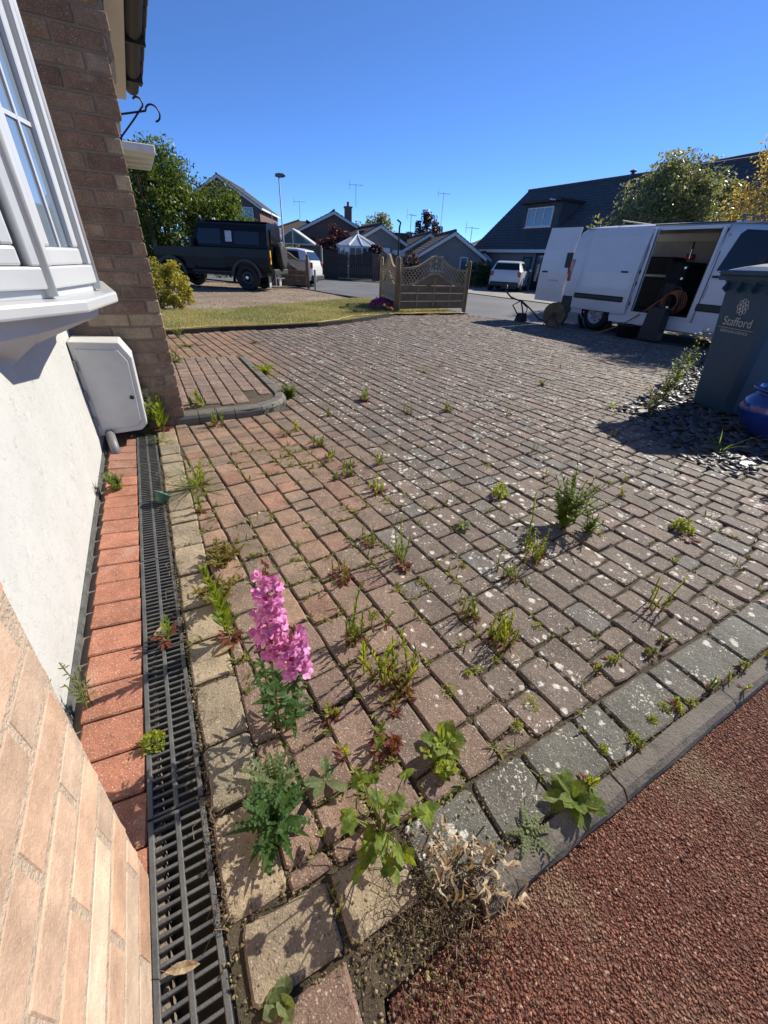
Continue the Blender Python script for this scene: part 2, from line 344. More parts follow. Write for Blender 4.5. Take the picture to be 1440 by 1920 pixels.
drive = sheet('driveway', [(-.128, -.05), (.05, -.05), (.1, .09), (.34, .1), (.34, .13), (8.2, .13), (8.25, 3.6), (8.05, 5.6), (7.9, 7.0), (7.62, 8.1), (7.3, 9.1), (5.2, 9.15), (4.28, 8.5), (2.75, 7.7), (1.93, 7.55), (1.0, 7.45), (.0, 7.2), (-.128, 3.2)], -.0105, M_SOIL)
BED = [(3.77, 2.05), (3.2, 1.3), (3.5, .95), (4.2, .75), (8.3, .6), (8.3, 3.7), (6.5, 3.0), (4.6, 2.3)]
EDGE = [(-.005, .29), (8.15, .29), (8.2, 3.6), (8.0, 5.6), (7.85, 7.0), (7.57, 8.1), (7.25, 9.1), (5.25, 9.1), (4.3, 8.45), (2.75, 7.66), (1.93, 7.5), (1.0, 7.42), (-.005, 7.15)]
def inside(p, poly):
    x, y = p; c = False; n_ = len(poly)
    for i in range(n_):
        a, b = poly[i], poly[i - 1]
        if (a[1] > y) != (b[1] > y) and x < (b[0] - a[0]) * (y - a[1]) / (b[1] - a[1]) + a[0]: c = not c
    return c
def in_frame(t, s):
    x, y, z = P(s, t); v = Vector((x, y, -CAM_H)); d = v.dot(_f)
    if d < .02: return False
    a, b = v.dot(_r) / d * 740, v.dot(_u) / d * 740
    return abs(a) < 735 and abs(b) < 975
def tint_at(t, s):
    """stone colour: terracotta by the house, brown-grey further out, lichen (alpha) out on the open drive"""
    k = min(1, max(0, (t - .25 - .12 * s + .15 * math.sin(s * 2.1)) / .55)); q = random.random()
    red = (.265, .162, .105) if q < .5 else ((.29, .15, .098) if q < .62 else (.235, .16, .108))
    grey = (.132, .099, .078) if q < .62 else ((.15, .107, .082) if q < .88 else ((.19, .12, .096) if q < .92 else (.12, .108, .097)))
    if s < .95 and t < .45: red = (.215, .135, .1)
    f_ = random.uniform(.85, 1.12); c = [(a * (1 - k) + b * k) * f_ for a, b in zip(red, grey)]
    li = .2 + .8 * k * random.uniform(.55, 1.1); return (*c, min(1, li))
ROW, TH = .117, R(5.0); dx, dy = -math.sin(TH), math.cos(TH); nx, ny = math.cos(TH), math.sin(TH)
pieces = []
for k in range(-8, 95):
    u = -1.0 + random.random() * .2
    while u < 10.6:
        L = random.choice((.085, .115, .14, .14, .17, .205)); gp_ = .0052 * random.uniform(.6, 1.3); a, b = k * ROW + .0045, (k + 1) * ROW - .0045; u0, u1 = u + gp_, u + L - gp_; u += L
        q = [(a * nx + u0 * dx, a * ny + u0 * dy), (b * nx + u0 * dx, b * ny + u0 * dy), (b * nx + u1 * dx, b * ny + u1 * dy), (a * nx + u1 * dx, a * ny + u1 * dy)]
        c = (sum(p[0] for p in q) / 4, sum(p[1] for p in q) / 4)
        if not (-.15 < c[0] < 8.3 and .1 < c[1] < 9.3): continue
        q = clip(q, -1, 0, .004); q = clip(q, 0, -1, -.296) if q else q
        if len(q) < 3 or abs(area(q)) < .0011: continue
        c = (sum(p[0] for p in q) / len(q), sum(p[1] for p in q) / len(q))
        if not inside(c, EDGE) or inside(c, BED) or (c[0] < .93 and 3.2 < c[1] < 5.3): continue
        pieces.append((math.hypot(*P(c[1], c[0])[:2]), c, q, 'field'))
# the pale course beside the drain and the grey course along the kerb
s = .30
while s < 3.13:
    L = random.choice((.12, .165, .2, .2)); e = min(s + L, 3.14); pieces.append((math.hypot(*P(s, -.06)[:2]) * .3, (-.062, (s + e) / 2), [(-.122, s + .005), (-.008, s + .005), (-.008, e - .005), (-.122, e - .005)], 'sand')); s = e
for q in ([(-.105, .178), (.06, .172), (.062, .286), (-.102, .29)], [(-.1, .06), (.055, .055), (.058, .16), (-.1, .165)], [(.075, .17), (.225, .165), (.225, .285), (.075, .285)]):
    pieces.append((0, (sum(p[0] for p in q) / 4, sum(p[1] for p in q) / 4), q, 'sand'))
t = .245; prev = 0
while t < 4.0:
    L = random.choice((.24, .2, .115, .165)); L = .24 if prev == .115 else L; prev = L
    pieces.append((math.hypot(*P(.2, t)[:2]) * .5, (t + L / 2, .215), [(t + .005, .149), (t + L - .005, .149), (t + L - .005, .285), (t + .005, .285)], 'grey')); t += L
pieces.sort(key=lambda p: p[0])
def mul(c, k): return [x * k for x in c]
SAND = [(.30, .235, .15), (.27, .215, .145), (.32, .25, .165), (.25, .21, .145)]; GREY = [(.118, .114, .092), (.108, .108, .09), (.13, .12, .098)]
near = [p for p in pieces if in_frame(*p[1])][:299]; ids = {id(p) for p in near}
for d, c, q, kd in near:
    if area(q) < 0: q = q[::-1]
    w = worn(q, .0085)
    me, ce = slab_mesh('paver', w, random.gauss(0, .0022), .05, .005, M_PAV, random.gauss(0, .01), random.gauss(0, .01))
    o = link('paver', me, drive, ce)
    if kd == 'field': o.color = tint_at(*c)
    elif kd == 'sand': o.color = (*mul(random.choice(SAND), random.uniform(.88, 1.08)), .12)
    else: o.color = (*mul(random.choice(GREY), random.uniform(.88, 1.1)), .8)
rest = [p for p in pieces if id(p) not in ids and p[1][1] > .1]
V, F, T = [], [], []
for d, c, q, kd in rest:
    if area(q) < 0: q = q[::-1]
    n_ = len(q); b = len(V); z = random.gauss(0, .002); tx, ty = random.gauss(0, .008), random.gauss(0, .008); i_ = inset(q, .007)
    V += [(p[0], p[1], -.03) for p in q] + [(p[0], p[1], z - .007) for p in q] + [(p[0], p[1], z + (p[0] - c[0]) * tx + (p[1] - c[1]) * ty) for p in i_]
    F += [(b + i, b + (i + 1) % n_, b + n_ + (i + 1) % n_, b + n_ + i) for i in range(n_)] + [(b + n_ + i, b + n_ + (i + 1) % n_, b + 2 * n_ + (i + 1) % n_, b + 2 * n_ + i) for i in range(n_)] + [tuple(range(b + 2 * n_, b + 3 * n_))]
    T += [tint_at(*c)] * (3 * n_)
me = bpy.data.meshes.new('far_pavers'); me.from_pydata(V, [], F); me.materials.append(M_PAVS)
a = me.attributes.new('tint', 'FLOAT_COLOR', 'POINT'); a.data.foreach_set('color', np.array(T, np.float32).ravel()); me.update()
tag(link('far_pavers', me, drive), kind='stuff')

# dry moss, grit and dead bits lying in the joints
n = NM('joint_debris'); a = n.attr('rnd'); c = n.mix(n.ramp(a, 0, .5), (.07, .05, .03), (.2, .15, .09)); c = n.mix(n.ramp(a, .62, .8), c, (.13, .12, .03)); c = n.mix(n.ramp(a, .9, 1), c, (.38, .31, .2)); n.color(c).rough(1); M_DEB = n.m
pts = []
for d, c, q, kd in near:
    if d > 3.2: continue
    m_ = int((80 if d < .9 else 48 if d < 1.5 else 22) * random.uniform(.3, 1.6)); wide = .007 if d > .9 else .012
    for _ in range(m_):
        i = random.randrange(len(q)); k = random.random(); a_, b_ = q[i - 1], q[i]; pts.append((a_[0] + (b_[0] - a_[0]) * k + random.gauss(0, wide), a_[1] + (b_[1] - a_[1]) * k + random.gauss(0, wide)))
pts += [(random.gauss(.23, .1), random.gauss(.15, .07)) for _ in range(2600)] + [(random.uniform(.4, 1.9), random.gauss(.147, .008)) for _ in range(900)] + [(random.gauss(-.126, .006), random.uniform(.2, 2.6)) for _ in range(1200)]
pts = np.array(pts); v, f, r_ = stones(len(pts), pts, np.random.default_rng(4).uniform(-.012, .0, len(pts)), .0012, .0062, .5, 5)
tag(link('joint_debris', np_mesh('joint_debris', v, f, [M_DEB], r_), drive), kind='stuff')

# kerb edging stones along the front of the drive
n = NM('kerb_concrete'); c = n.mix(n.ramp(n.noise(6, 5, .65), .3, .7), (.2, .175, .145), (.115, .1, .085)); c = n.mix(n.ramp(n.vor(200), .18, .08, 0, .6), c, (.36, .31, .25)); c = n.mix(n.ramp(n.noise(9, 5, .7), .5, .66, 0, .75), c, (.05, .05, .042)); c = n.mix(n.ramp(n.vor(90), .25, .14, 0, .5), c, (.04, .035, .03)); n.color(c).rough(.9); n.bump(n.noise(120, 5, .7), .9, .008); M_KERB = n.m
kerb = empty('kerb', rz=FA, label='low rounded concrete edging stones between block paving and red path', kind='structure')
prof = [(.082, -.12), (.082, -.025), (.088, -.009), (.101, .003), (.14, .004), (.143, -.12)]
t = .33
for L in (.45, .53, .91, .91, .91):
    mb = MB(); st_ = 7
    for i in range(st_):
        x = t + .003 + (L - .006) * i / (st_ - 1); j = random.gauss(0, .0015); b = len(mb.v)
        mb.v += [(x, p[0] + random.gauss(0, .0014), p[1] + random.gauss(0, .0012)) for p in prof]
        if i: mb.f += [(b - 6 + k, b + k, b + k + 1, b - 5 + k) for k in range(5)]; mb.m += [0] * 5
    mb.f += [tuple(range(6)), tuple(range(len(mb.v) - 1, len(mb.v) - 7, -1))]; mb.m += [0, 0]
    mb.build('kerbstone', M_KERB, kerb, smooth=False); t += L
# flush kerb where the drive meets the road
rk = empty('road_kerb', rz=FA, label='flush concrete kerb stones where the drive meets the road', kind='structure')
line = [(8.25, 3.6), (8.05, 5.6), (7.9, 7.0), (7.62, 8.1), (7.3, 9.1), (6.9, 11.5), (6.05, 15), (5.75, 17.8), (4.8, 21)]
for i in range(len(line) - 1):
    a_, b_ = Vector(line[i]), Vector(line[i + 1]); n_ = max(1, int((b_ - a_).length / .9))
    for k in range(n_):
        p, q = a_.lerp(b_, k / n_), a_.lerp(b_, (k + 1) / n_); m_ = (p + q) / 2; d_ = q - p
        MB().bbox((0, 0, 0), (d_.length - .01, .12, .12), .012).build('kerbstone', M_KERB, rk, loc=(m_.x + .06, m_.y, -.062 if i < 4 else -.03), rot=(0, 0, math.atan2(d_.y, d_.x)))

# brick apron between wall and drain, and the strip along the wall foot
apron = MB().box((-.33, 1.6, -.045), (.2, 3.1, .05)).build('brick_apron', M_MORTAR, None, rot=(0, 0, FA)); tag(apron, 'row of red clay bricks laid flat between white wall and drain', kind='structure')
M_RED = brick_material('red_apron_brick')
s = .40; i = 0
while s < 3.1:
    L = .118 * random.uniform(.97, 1.03); mb = MB().bbox((0, 0, 0), (.148, L - .006, .05), .004)
    o = mb.build('brick', M_RED, apron, loc=(-.328, s + L / 2, -.026 + random.gauss(0, .0015)), rot=(random.gauss(0, .008), R(4.5) + random.gauss(0, .01), R(-3.5) + random.gauss(0, .008)))
    f_ = random.uniform(.85, 1.1); o.color = (.34 * f_, .14 * f_, .09 * f_, 1) if s < 2.3 else (.28 * f_, .135 * f_, .095 * f_, 1); s += L
MB().box((-.430, 1.8, -.004), (.009, 2.7, .03)).build('damp_strip', M_DARKGAP, apron)

# channel drain
drain = empty('channel_drain', rz=FA, label='black slotted plastic channel drain running along the house wall', cat='drain')
mb = MB(); mb.box((-.193, 1.57, -.26), (.125, 2.95, .01)); mb.box((-.254, 1.57, -.14), (.006, 2.95, .25)); mb.box((-.132, 1.57, -.14), (.006, 2.95, .25)); mb.build('channel', M_VOID, drain)
BAR = MB().bbox((0, 0, 0), (.108, .0066, .014), .0012).mesh('bar', [M_GRATE]); fix_normals(BAR)
s = .06; gi = 0
while s < 3.04:
    L = min(.498, 3.045 - s); g = empty('grate', (-.193 + random.gauss(0, .0012), s, -.012), random.gauss(0, .003), parent=drain); g.rotation_euler.y = R(2.5)
    MB().bbox((-.0525, L / 2, 0), (.0115, L - .003, .016), .0015).build('side_rail', M_GRATE, g); MB().bbox((.0525, L / 2, 0), (.0115, L - .003, .016), .0015).build('side_rail', M_GRATE, g)
    MB().bbox((0, L / 2, .0006), (.0105, L - .004, .014), .0015).build('spine', M_GRATE, g)
    k = max(3, int(L / .0205))
    for j in range(k + 1): link('bar', BAR, g, (0, .004 + (L - .008) * j / k, -.0005))
    s += .5; gi += 1

G_J = plantmat('joint_sprigs', (.1, .12, .03), (.25, .24, .06), .35, 25); mb = MB(); jr = random.Random(5)
for d, c, q, kd in near:
    if d > 6 or kd == 'grey' and jr.random() < .3: continue
    band = math.exp(-((c[0] - .35 - .12 * c[1]) / .5) ** 2); n_ = int(jr.random() ** 3 * (13 * band + 3))
    for _ in range(n_):
        i = jr.randrange(len(q)); k = jr.random(); p = (q[i - 1][0] + (q[i][0] - q[i - 1][0]) * k + jr.gauss(0, .004), q[i - 1][1] + (q[i][1] - q[i - 1][1]) * k + jr.gauss(0, .004), -.004)
        for _ in range(jr.randint(3, 7)):
            an, el = jr.uniform(0, 6.28), R(jr.uniform(5, 80)); mb.leaf(p, (math.cos(an) * math.cos(el), math.sin(an) * math.cos(el), math.sin(el)), (0, 0, 1), jr.uniform(.008, .03) * (1 + .2 * d), jr.uniform(.003, .0065) * (1 + .2 * d), 0, .3)
tag(mb.build('joint_sprigs', G_J, drive, normals=False), kind='stuff')
# ================================================================== the house on the left
house = empty('house', rz=FA, label='house with white bay window, white rendered lower wall and buff brick pier', cat='house')
MB().box((-.62, 1.6, 1.2), (.368, 3.1, 2.7)).build('wall', M_RENDER, house)
PIERC = [(.53, .365, .26), (.5, .32, .215), (.55, .41, .3), (.49, .29, .19), (.51, .37, .27), (.54, .36, .25)]
M_PBRICK = brick_material('pier_brick', False)
M_MORT2 = simple('buff_mortar', (.5, .39, .29), .95, .15, 40, .8, 160)
def brick_face(parent, core, name, origin, along, out, length, courses, bl=.215, bh=.065, cols=PIERC, ends=0.0, zbase=0.0, gap=.011, grow=lambda z, l: l):
    """bricks of stretcher bond standing 6 mm proud of a mortar core; along/out: 't' or 's' signs"""
    length0 = length; cr = core.build(name, M_MORT2 if along == 's' else M_MORTAR, parent)
    for k in range(courses):
        length = grow(zbase + k * (bh + gap), length0)
        x = -(bl + gap) * (.5 if k % 2 else 0) + ends
        while x < length - .02:
            a, b = max(x, 0), min(x + bl, length)
            if b - a > .025:
                d = (b - a, .1, bh) if along == 't' else (.1, b - a, bh)
                c = (a + b) / 2; z = zbase + k * (bh + gap) + bh / 2 + .004; j = random.gauss(0, .0004 if along == 's' else .0007)
                loc = (origin[0] + c, origin[1] + .05 + j, z) if along == 't' else (origin[0] - .05 + j, origin[1] + c, z)
                o = MB().bbox((0, 0, 0), d, .002 if along == 's' else .004)  .build('brick', M_PBRICK if along == 's' else M_BRICK, cr, loc=loc, rot=(random.gauss(0, .002), random.gauss(0, .002), random.gauss(0, .002)))
                f_ = random.uniform(.82, 1.1); cc = random.choice(cols); o.color = (cc[0] * f_, cc[1] * f_, cc[2] * f_, 1)
            x += bl + gap
    return cr
brick_face(house, MB().extr([(-1.2, -.1), (.452, -.1), (.452, 0), (.60, .8), (.62, 2.5), (-1.2, 2.5)], -.6, -.2524, 'x'), 'brick_pier', (-.251, -.36, 0), 's', 't', .816, 18, zbase=.0, grow=lambda z, l: l + .185 * min(z, .8))
RETC = [(.25, .165, .115), (.20, .12, .085), (.23, .15, .105), (.36, .27, .18), (.19, .115, .085), (.27, .165, .105), (.22, .155, .115)]
brick_face(house, MB().extr([(-.44, -.1), (.072, -.1), (.072, 1.63), (.102, 1.66), (.102, 1.84), (.137, 1.87), (.137, 2.5), (-.44, 2.5)], 3.166, 3.55, 'y'), 'brick_return', (-.44, 3.16, 0), 't', 's', .52, 33, cols=RETC, zbase=-.02, grow=lambda z, l: l + (.03 if z > 1.65 else 0) + (.035 if z > 1.85 else 0))

# bow window
bay = empty('bay_window', (0, 0, .035), parent=house)
def poly_slab(name, poly, z0, z1, mat, bev=0):
    o = MB().prism(poly, z0, z1).build(name, mat, bay)
    if bev: bevel(o, bev, 2)
    return o
poly_slab('sill', [(-.45, 1.44), (-.169, 1.763), (-.092, 2.119), (-.165, 2.79), (-.45, 2.95)], .858, .897, M_UPVC, .008)
poly_slab('sill_upstand', [(-.45, 1.60), (-.262, 1.79), (-.160, 2.165), (-.24, 2.71), (-.45, 2.82)], .896, .925, M_UPVC, .004)
rings = [(.859, 1.0), (.80, .93), (.70, .03)]
C = [(-.445, 1.50), (-.31, 1.75), (-.165, 2.2), (-.2, 2.72), (-.445, 2.9)]; mb = MB()
for z, k in rings: mb.v += [(-.437 + (p[0] + .437) * k if p[0] > -.44 else -.445, 2.1 + (p[1] - 2.1) * (.75 + .25 * k), z) for p in C]
for i in range(len(rings) - 1):
    for j in range(4): mb.f.append((i * 5 + j, i * 5 + j + 1, i * 5 + 6 + j, i * 5 + 5 + j)); mb.m.append(0)
mb.build('corbel', simple('bay_paint', (.55, .55, .56), .6, .06, 5, .1, 60), bay)
M_INT = simple('room_dark', (.1, .11, .12), .9); M_CURT = simple('net_curtain', (.55, .55, .53), .9, .1, 20)
WL = [(-.45, 1.61), (-.272, 1.80), (-.171, 2.165), (-.25, 2.70)]
ZB, ZT = .924, 2.28
def seg(mb, A, B, u0, u1, z0, z1, th, off=0, mi=0):
    A, B = Vector(A), Vector(B); d = (B - A); L = d.length; d.normalize(); nrm = Vector((d.y, -d.x))
    p0, p1 = A + d * u0 + nrm * off, A + d * (u1 if u1 > 0 else L + u1) + nrm * off
    q = [p0 - nrm * th / 2, p1 - nrm * th / 2, p1 + nrm * th / 2, p0 + nrm * th / 2]; mb.prism([tuple(x) for x in q], z0, z1, mi)
for i in range(3):
    A, B = WL[i], WL[i + 1]; L = (Vector(B) - Vector(A)).length
    mb = MB(); seg(mb, A, B, .0, -.0001, ZB, ZB + .062, .055); seg(mb, A, B, 0, .04, ZB + .062, ZT, .055); seg(mb, A, B, L - .04, -.0001, ZB + .062, ZT, .055); bevel(mb.build('window_frame', M_UPVC, bay), .006, 2)
    mb = MB(); seg(mb, A, B, .056, -.056, ZB + .063, ZB + .115, .04, -.004); seg(mb, A, B, .056, .10, ZB + .115, ZT, .04, -.004); seg(mb, A, B, L - .10, -.056, ZB + .115, ZT, .04, -.004); bevel(mb.build('sash', M_UPVC, bay), .008, 2)
    mb = MB(); seg(mb, A, B, .101, -.101, ZB + .116, ZT, .006, -.004); mb.build('pane', M_GLASSW, bay)
    mb = MB(); seg(mb, A, B, L * .52 - .006, L * .52 + .006, ZB + .116, ZT, .01, .0)
    for zz in (1.36, 1.68, 2.0): seg(mb, A, B, .101, -.101, zz, zz + .012, .009, .0)
    mb.build('glazing_bar', M_UPVC, bay)
for p in WL[1:3]:
    MB().tube([(p[0] + .012, p[1] - .008, ZB - .02), (p[0] + .012, p[1] - .008, ZT)], .019, 14).build('corner_post', M_UPVC, bay, smooth=True)

# eaves over the brick return, canopy over the front door
M_TILE = simple('dark_roof_tile', (.045, .045, .05), .7, .3, 10, .4, 90); M_FASCIA = simple('white_fascia', (.72, .72, .7), .4, .05)
roof = empty('eaves', parent=house)
MB().box((.195, 4.2, 2.17), (.075, 2.2, .015)).build('soffit', M_FASCIA, roof); MB().box((.24, 4.2, 2.205), (.02, 2.2, .085)).build('fascia', M_FASCIA, roof)
g = []; 
for k in range(9):
    a = math.pi + math.pi * k / 8; g.append((.312 + .057 * math.cos(a), 2.26 + .057 * math.sin(a)))
g2 = [(.312 + (p[0] - .312) * .9, 2.26 + (p[1] - 2.26) * .9) for p in g]
MB().extr(g + g2[::-1], 3.08, 5.32, 'y').build('gutter', M_BLACKP, roof)
for k in range(3): MB().box((.312, 3.3 + k * .8, 2.235), (.13, .03, .085)).build('gutter_bracket', M_BLACKP, roof)
for k in range(7):
    for j in range(2): MB().bbox((0, 0, 0), (.36, .29, .025), .006).build('roof_tile', M_TILE, roof, loc=(.23 - j * .28, 3.24 + k * .3, 2.33 + j * .16), rot=(R(2), R(30), 0))
can = empty('door_canopy', parent=house)
MB().bbox((.31, 8.8, 2.26), (.58, 1.6, .09), .008).build('canopy_board', M_FASCIA, can)
for k in range(4): MB().box((.31, 8.15 + k * .42, 2.20), (.54, .05, .03)).build('canopy_rib', M_FASCIA, can)
MB().box((-.25, 6.6, 1.2), (.5, 6.0, 2.6)).build('garage_wall', M_MORTAR, house)

# hanging-basket bracket on the brick corner
br = empty('basket_bracket', P(4.25, .018, 0), FA, 'black wrought iron hanging basket bracket on the brick corner', 'bracket'); M_IRON = simple('black_iron', (.012, .012, .014), .45)
def arc(cx, cz, r, a0, a1, n_=10): return [(cx + r * math.cos(a0 + (a1 - a0) * i / n_), 0, cz + r * math.sin(a0 + (a1 - a0) * i / n_)) for i in range(n_ + 1)]
MB().box((.004, 0, 1.72), (.008, .025, .42)).build('back_plate', M_IRON, br)
MB().tube([(.0, 0, 1.84), (.15, 0, 1.875), (.29, 0, 1.91)] + arc(.335, 1.905, .045, R(170), R(-80)), .006, 6).build('arm', M_IRON, br, smooth=True)
MB().tube([(.0, 0, 1.64), (.1, 0, 1.75), (.2, 0, 1.85), (.27, 0, 1.925)] + arc(.25, 1.945, .03, R(-30), R(150)), .006, 6).build('strut', M_IRON, br, smooth=True)
MB().tube([(.0, 0, 1.76), (.06, 0, 1.775)] + arc(.07, 1.75, .03, R(80), R(-150)), .005, 6).build('scroll', M_IRON, br, smooth=True)

# meter box and its pipe
M_BOXP = simple('meter_box_plastic', (.58, .58, .56), .45, .06, 12, .15, 60)
mbx = empty('meter_box', rz=FA, label='white plastic meter box on the wall below the bay window', cat='meter box')
prof = [(-.436, .075), (-.195, .085), (-.158, .12), (-.140, .53), (-.185, .615), (-.43, .63)]
bevel(MB().extr(prof, 2.90, 3.12, 'y').build('case', M_BOXP, mbx), .006, 2)
bevel(MB().extr([(-.41, .11), (-.21, .12), (-.185, .15), (-.165, .51), (-.20, .575), (-.41, .59)], 2.893, 2.9005, 'y').build('door', M_BOXP, mbx), .004, 2)
MB().lathe([(.012, 0), (.012, .006), (.006, .007)], 12, c=(-.20, 2.886, .3), axis='y').build('lock', M_IRON, mbx)
for z in (.17, .33, .5): MB().box((-.428, 2.885, z), (.014, .02, .06)).build('hinge', simple('hinge_grey', (.25, .25, .24), .5), mbx)
MB().tube([(-.375, 2.88, .10), (-.365, 2.80, .03), (-.36, 2.76, -.03)], .026, 12).build('pipe', simple('grey_pipe', (.16, .16, .17), .5), mbx, smooth=True)

# raised step with rounded blue-brick edge
step = MB(); 
STP = [(.02, 3.16), (.55, 3.16)] + [(.55 + .36 * math.sin(a), 3.52 - .36 * math.cos(a)) for a in [R(15 * k) for k in range(1, 7)]] + [(.91, 5.2), (.02, 5.2)]
step.prism(STP, -.05, .078); stp = step.build('step', M_SOIL, None, rot=(0, 0, FA)); stp.location.z = -.022; tag(stp, 'raised block-paved step with dark rounded edge at the brick corner', 'step')
M_BLUEB = simple('blue_brick', (.09, .085, .075), .7, .25, 12, .3, 90, c2=(.15, .135, .115))
path = [(.02, 3.15)] + [(x, 3.15) for x in np.arange(.17, .56, .13)] + [(.55 + .37 * math.sin(a), 3.52 - .37 * math.cos(a)) for a in [R(15 * k) for k in range(1, 7)]] + [(.92, y) for y in np.arange(3.66, 5.2, .14)]
for i in range(len(path) - 1):
    a_, b_ = Vector(path[i]), Vector(path[i + 1]); m_ = (a_ + b_) / 2; d_ = b_ - a_; n_ = Vector((-d_.y, d_.x)).normalized(); w_ = .055
    L = d_.length - .006; pr = [(-.055, -.06), (-.055, .062), (-.045, .082), (-.03, .091), (.03, .094), (.03, -.06)]
    o = MB().extr(pr, -L / 2, L / 2, 'y').build('edge_brick', M_BLUEB, stp, loc=(m_.x + n_.x * w_, m_.y + n_.y * w_, random.gauss(0, .001)), rot=(0, 0, math.atan2(n_.y, n_.x)))
for k in range(0, 7):
    u = 3.30 + random.random() * .1
    while u < 5.18:
        L = random.choice((.12, .16, .2)); a_, b_ = .025 + k * .112, .025 + (k + 1) * .112
        q = [(a_ + .004, u + .004), (b_ - .004, u + .004), (b_ - .004, min(u + L, 5.19) - .004), (a_ + .004, min(u + L, 5.19) - .004)]
        if b_ < .87 and (u > 3.5 or b_ < .6) and q[2][1] - q[0][1] > .05:
            me, ce = slab_mesh('paver', worn(q), .088 + random.gauss(0, .001), .04, .006, M_PAV, random.gauss(0, .008), random.gauss(0, .008)); o = link('paver', me, stp, ce); f_ = random.uniform(.85, 1.1); o.color = (.225 * f_, .155 * f_, .12 * f_, .45)
        u += L
# ================================================================== lawn, gravel, slate, and everything that grows
def poly_points(poly, n_, seed):
    g = np.random.default_rng(seed); p = np.array(poly); lo, hi = p.min(0), p.max(0); out = []
    while len(out) < n_:
        q = g.uniform(lo, hi, (n_, 2)); x, y = q[:, 0], q[:, 1]; c = np.zeros(len(q), bool)
        for i in range(len(p)):
            a, b = p[i], p[i - 1]
            if a[1] == b[1]: continue
            c ^= ((a[1] > y) != (b[1] > y)) & (x < (b[0] - a[0]) * (y - a[1]) / (b[1] - a[1]) + a[0])
        out += list(q[c])
    return np.array(out[:n_])
LAWN = [(-.3, 7.15), (1.0, 7.5), (1.93, 7.57), (2.75, 7.72), (3.6, 8.1), (4.28, 8.52), (5.2, 9.17), (7.2, 9.17), (6.8, 11.5), (6.25, 13.2), (4.42, 12.07), (2.94, 11.1), (1.49, 10.15), (.64, 10.1), (-1.5, 10.3), (-1.5, 7.1)]
n = NM('lawn_thatch'); n.color(n.mix(n.ramp(n.noise(1.6, 5, .6, dist=1.5), .35, .65), (.2, .21, .085), (.32, .3, .16))).rough(1); n.bump(n.noise(60, 4), 1, .02)
lawn = sheet('lawn', LAWN, .045, n.m)
q = poly_points(LAWN, 60000, 11); g = np.random.default_rng(12); N = len(q); L = g.uniform(.018, .05, N); a = g.uniform(0, 6.28, N); ln = g.normal(0, .5, (N, 2)); wd = .0035
base = np.c_[q, np.full(N, .045)]; dv = np.c_[np.cos(a) * wd, np.sin(a) * wd, np.zeros(N)]
v = np.stack([base - dv, base + dv, base + np.c_[ln * L[:, None], L]], 1).reshape(-1, 3)
o = link('grass', np_mesh('grass', v, np.arange(3 * N).reshape(-1, 3), [leafmat('lawn_blades', (.13, .17, .05), (.36, .34, .17), .3)], np.repeat(g.uniform(0, 1, N) * .6 + .4 * (np.sin(q[:, 0] * 2.3 + np.sin(q[:, 1] * 3)) > 0.2), 3)), lawn); tag(o, kind='stuff')
M_EDGB = simple('edging_timber', (.03, .03, .028), .9, .3, 12, .4)
edge = empty('lawn_edging', rz=FA, label='dark edging boards along the near side of the lawn', cat='edging')
for i in range(1, 7):
    a_, b_ = Vector(LAWN[i - 1]), Vector(LAWN[i]); d_ = b_ - a_; m_ = (a_ + b_) / 2
    MB().bbox((0, 0, 0), (d_.length, .035, .13), .006).build('board', M_EDGB, edge, loc=(m_.x, m_.y - .02, .0), rot=(0, 0, math.atan2(d_.y, d_.x)))
M_HOSE = simple('yellow_hose', (.62, .36, .09), .5, .1)
hp = [(-.1, 7.25), (.4, 7.42), (1.0, 7.57), (1.6, 7.6), (2.3, 7.7), (2.9, 7.82), (3.3, 8.05), (3.6, 8.35), (3.9, 8.62), (4.4, 8.75), (5.0, 9.0), (5.4, 9.0), (6.3, 9.05), (7.1, 9.0), (7.25, 9.12), (7.22, 9.25)]
hb = []
for i in range(len(hp) - 1):
    for k in range(5): x = Vector(hp[i]).lerp(Vector(hp[i + 1]), k / 5); hb.append((x.x, x.y + .02 * math.sin(i * 5 + k), .066 if i < 9 else (.05 if i < 14 else .02)))
tag(MB().tube(hb, .009, 7).build('garden_hose', M_HOSE, None, True, rot=(0, 0, FA)), 'yellow orange hose lying along the lawn edge up to the fence', 'hose')
# gravel in front of the black car
GRAV = [(-1.5, 10.3), (.64, 10.1), (1.49, 10.15), (2.94, 11.1), (4.42, 12.07), (6.0, 13.05), (6.0, 15), (5.68, 17.8), (4.75, 20.9), (-9, 22), (-9, 10.3)]
n = NM('gravel_bed'); c = n.mix(n.vor(45, out='Color'), (.3, .22, .15), (.2, .14, .09)); n.color(n.mix(n.ramp(n.noise(.7, 4), .4, .65), c, (.36, .29, .21))).rough(.95); n.bump(n.vor(60), 1, .02)
grav = sheet('gravel_drive', GRAV, .0, n.m)
q = poly_points(GRAV, 22000, 13); q = q[(q[:, 0] > -5)]; v, f, r_ = stones(len(q), q, .004, .008, .022, .6, 14)
n = NM('gravel_stones'); a = n.attr('rnd'); n.color(n.mix(a, (.22, .15, .1), (.5, .4, .3))).rough(.9); tag(link('gravel', np_mesh('gravel', v, f, [n.m], r_), grav), kind='stuff')
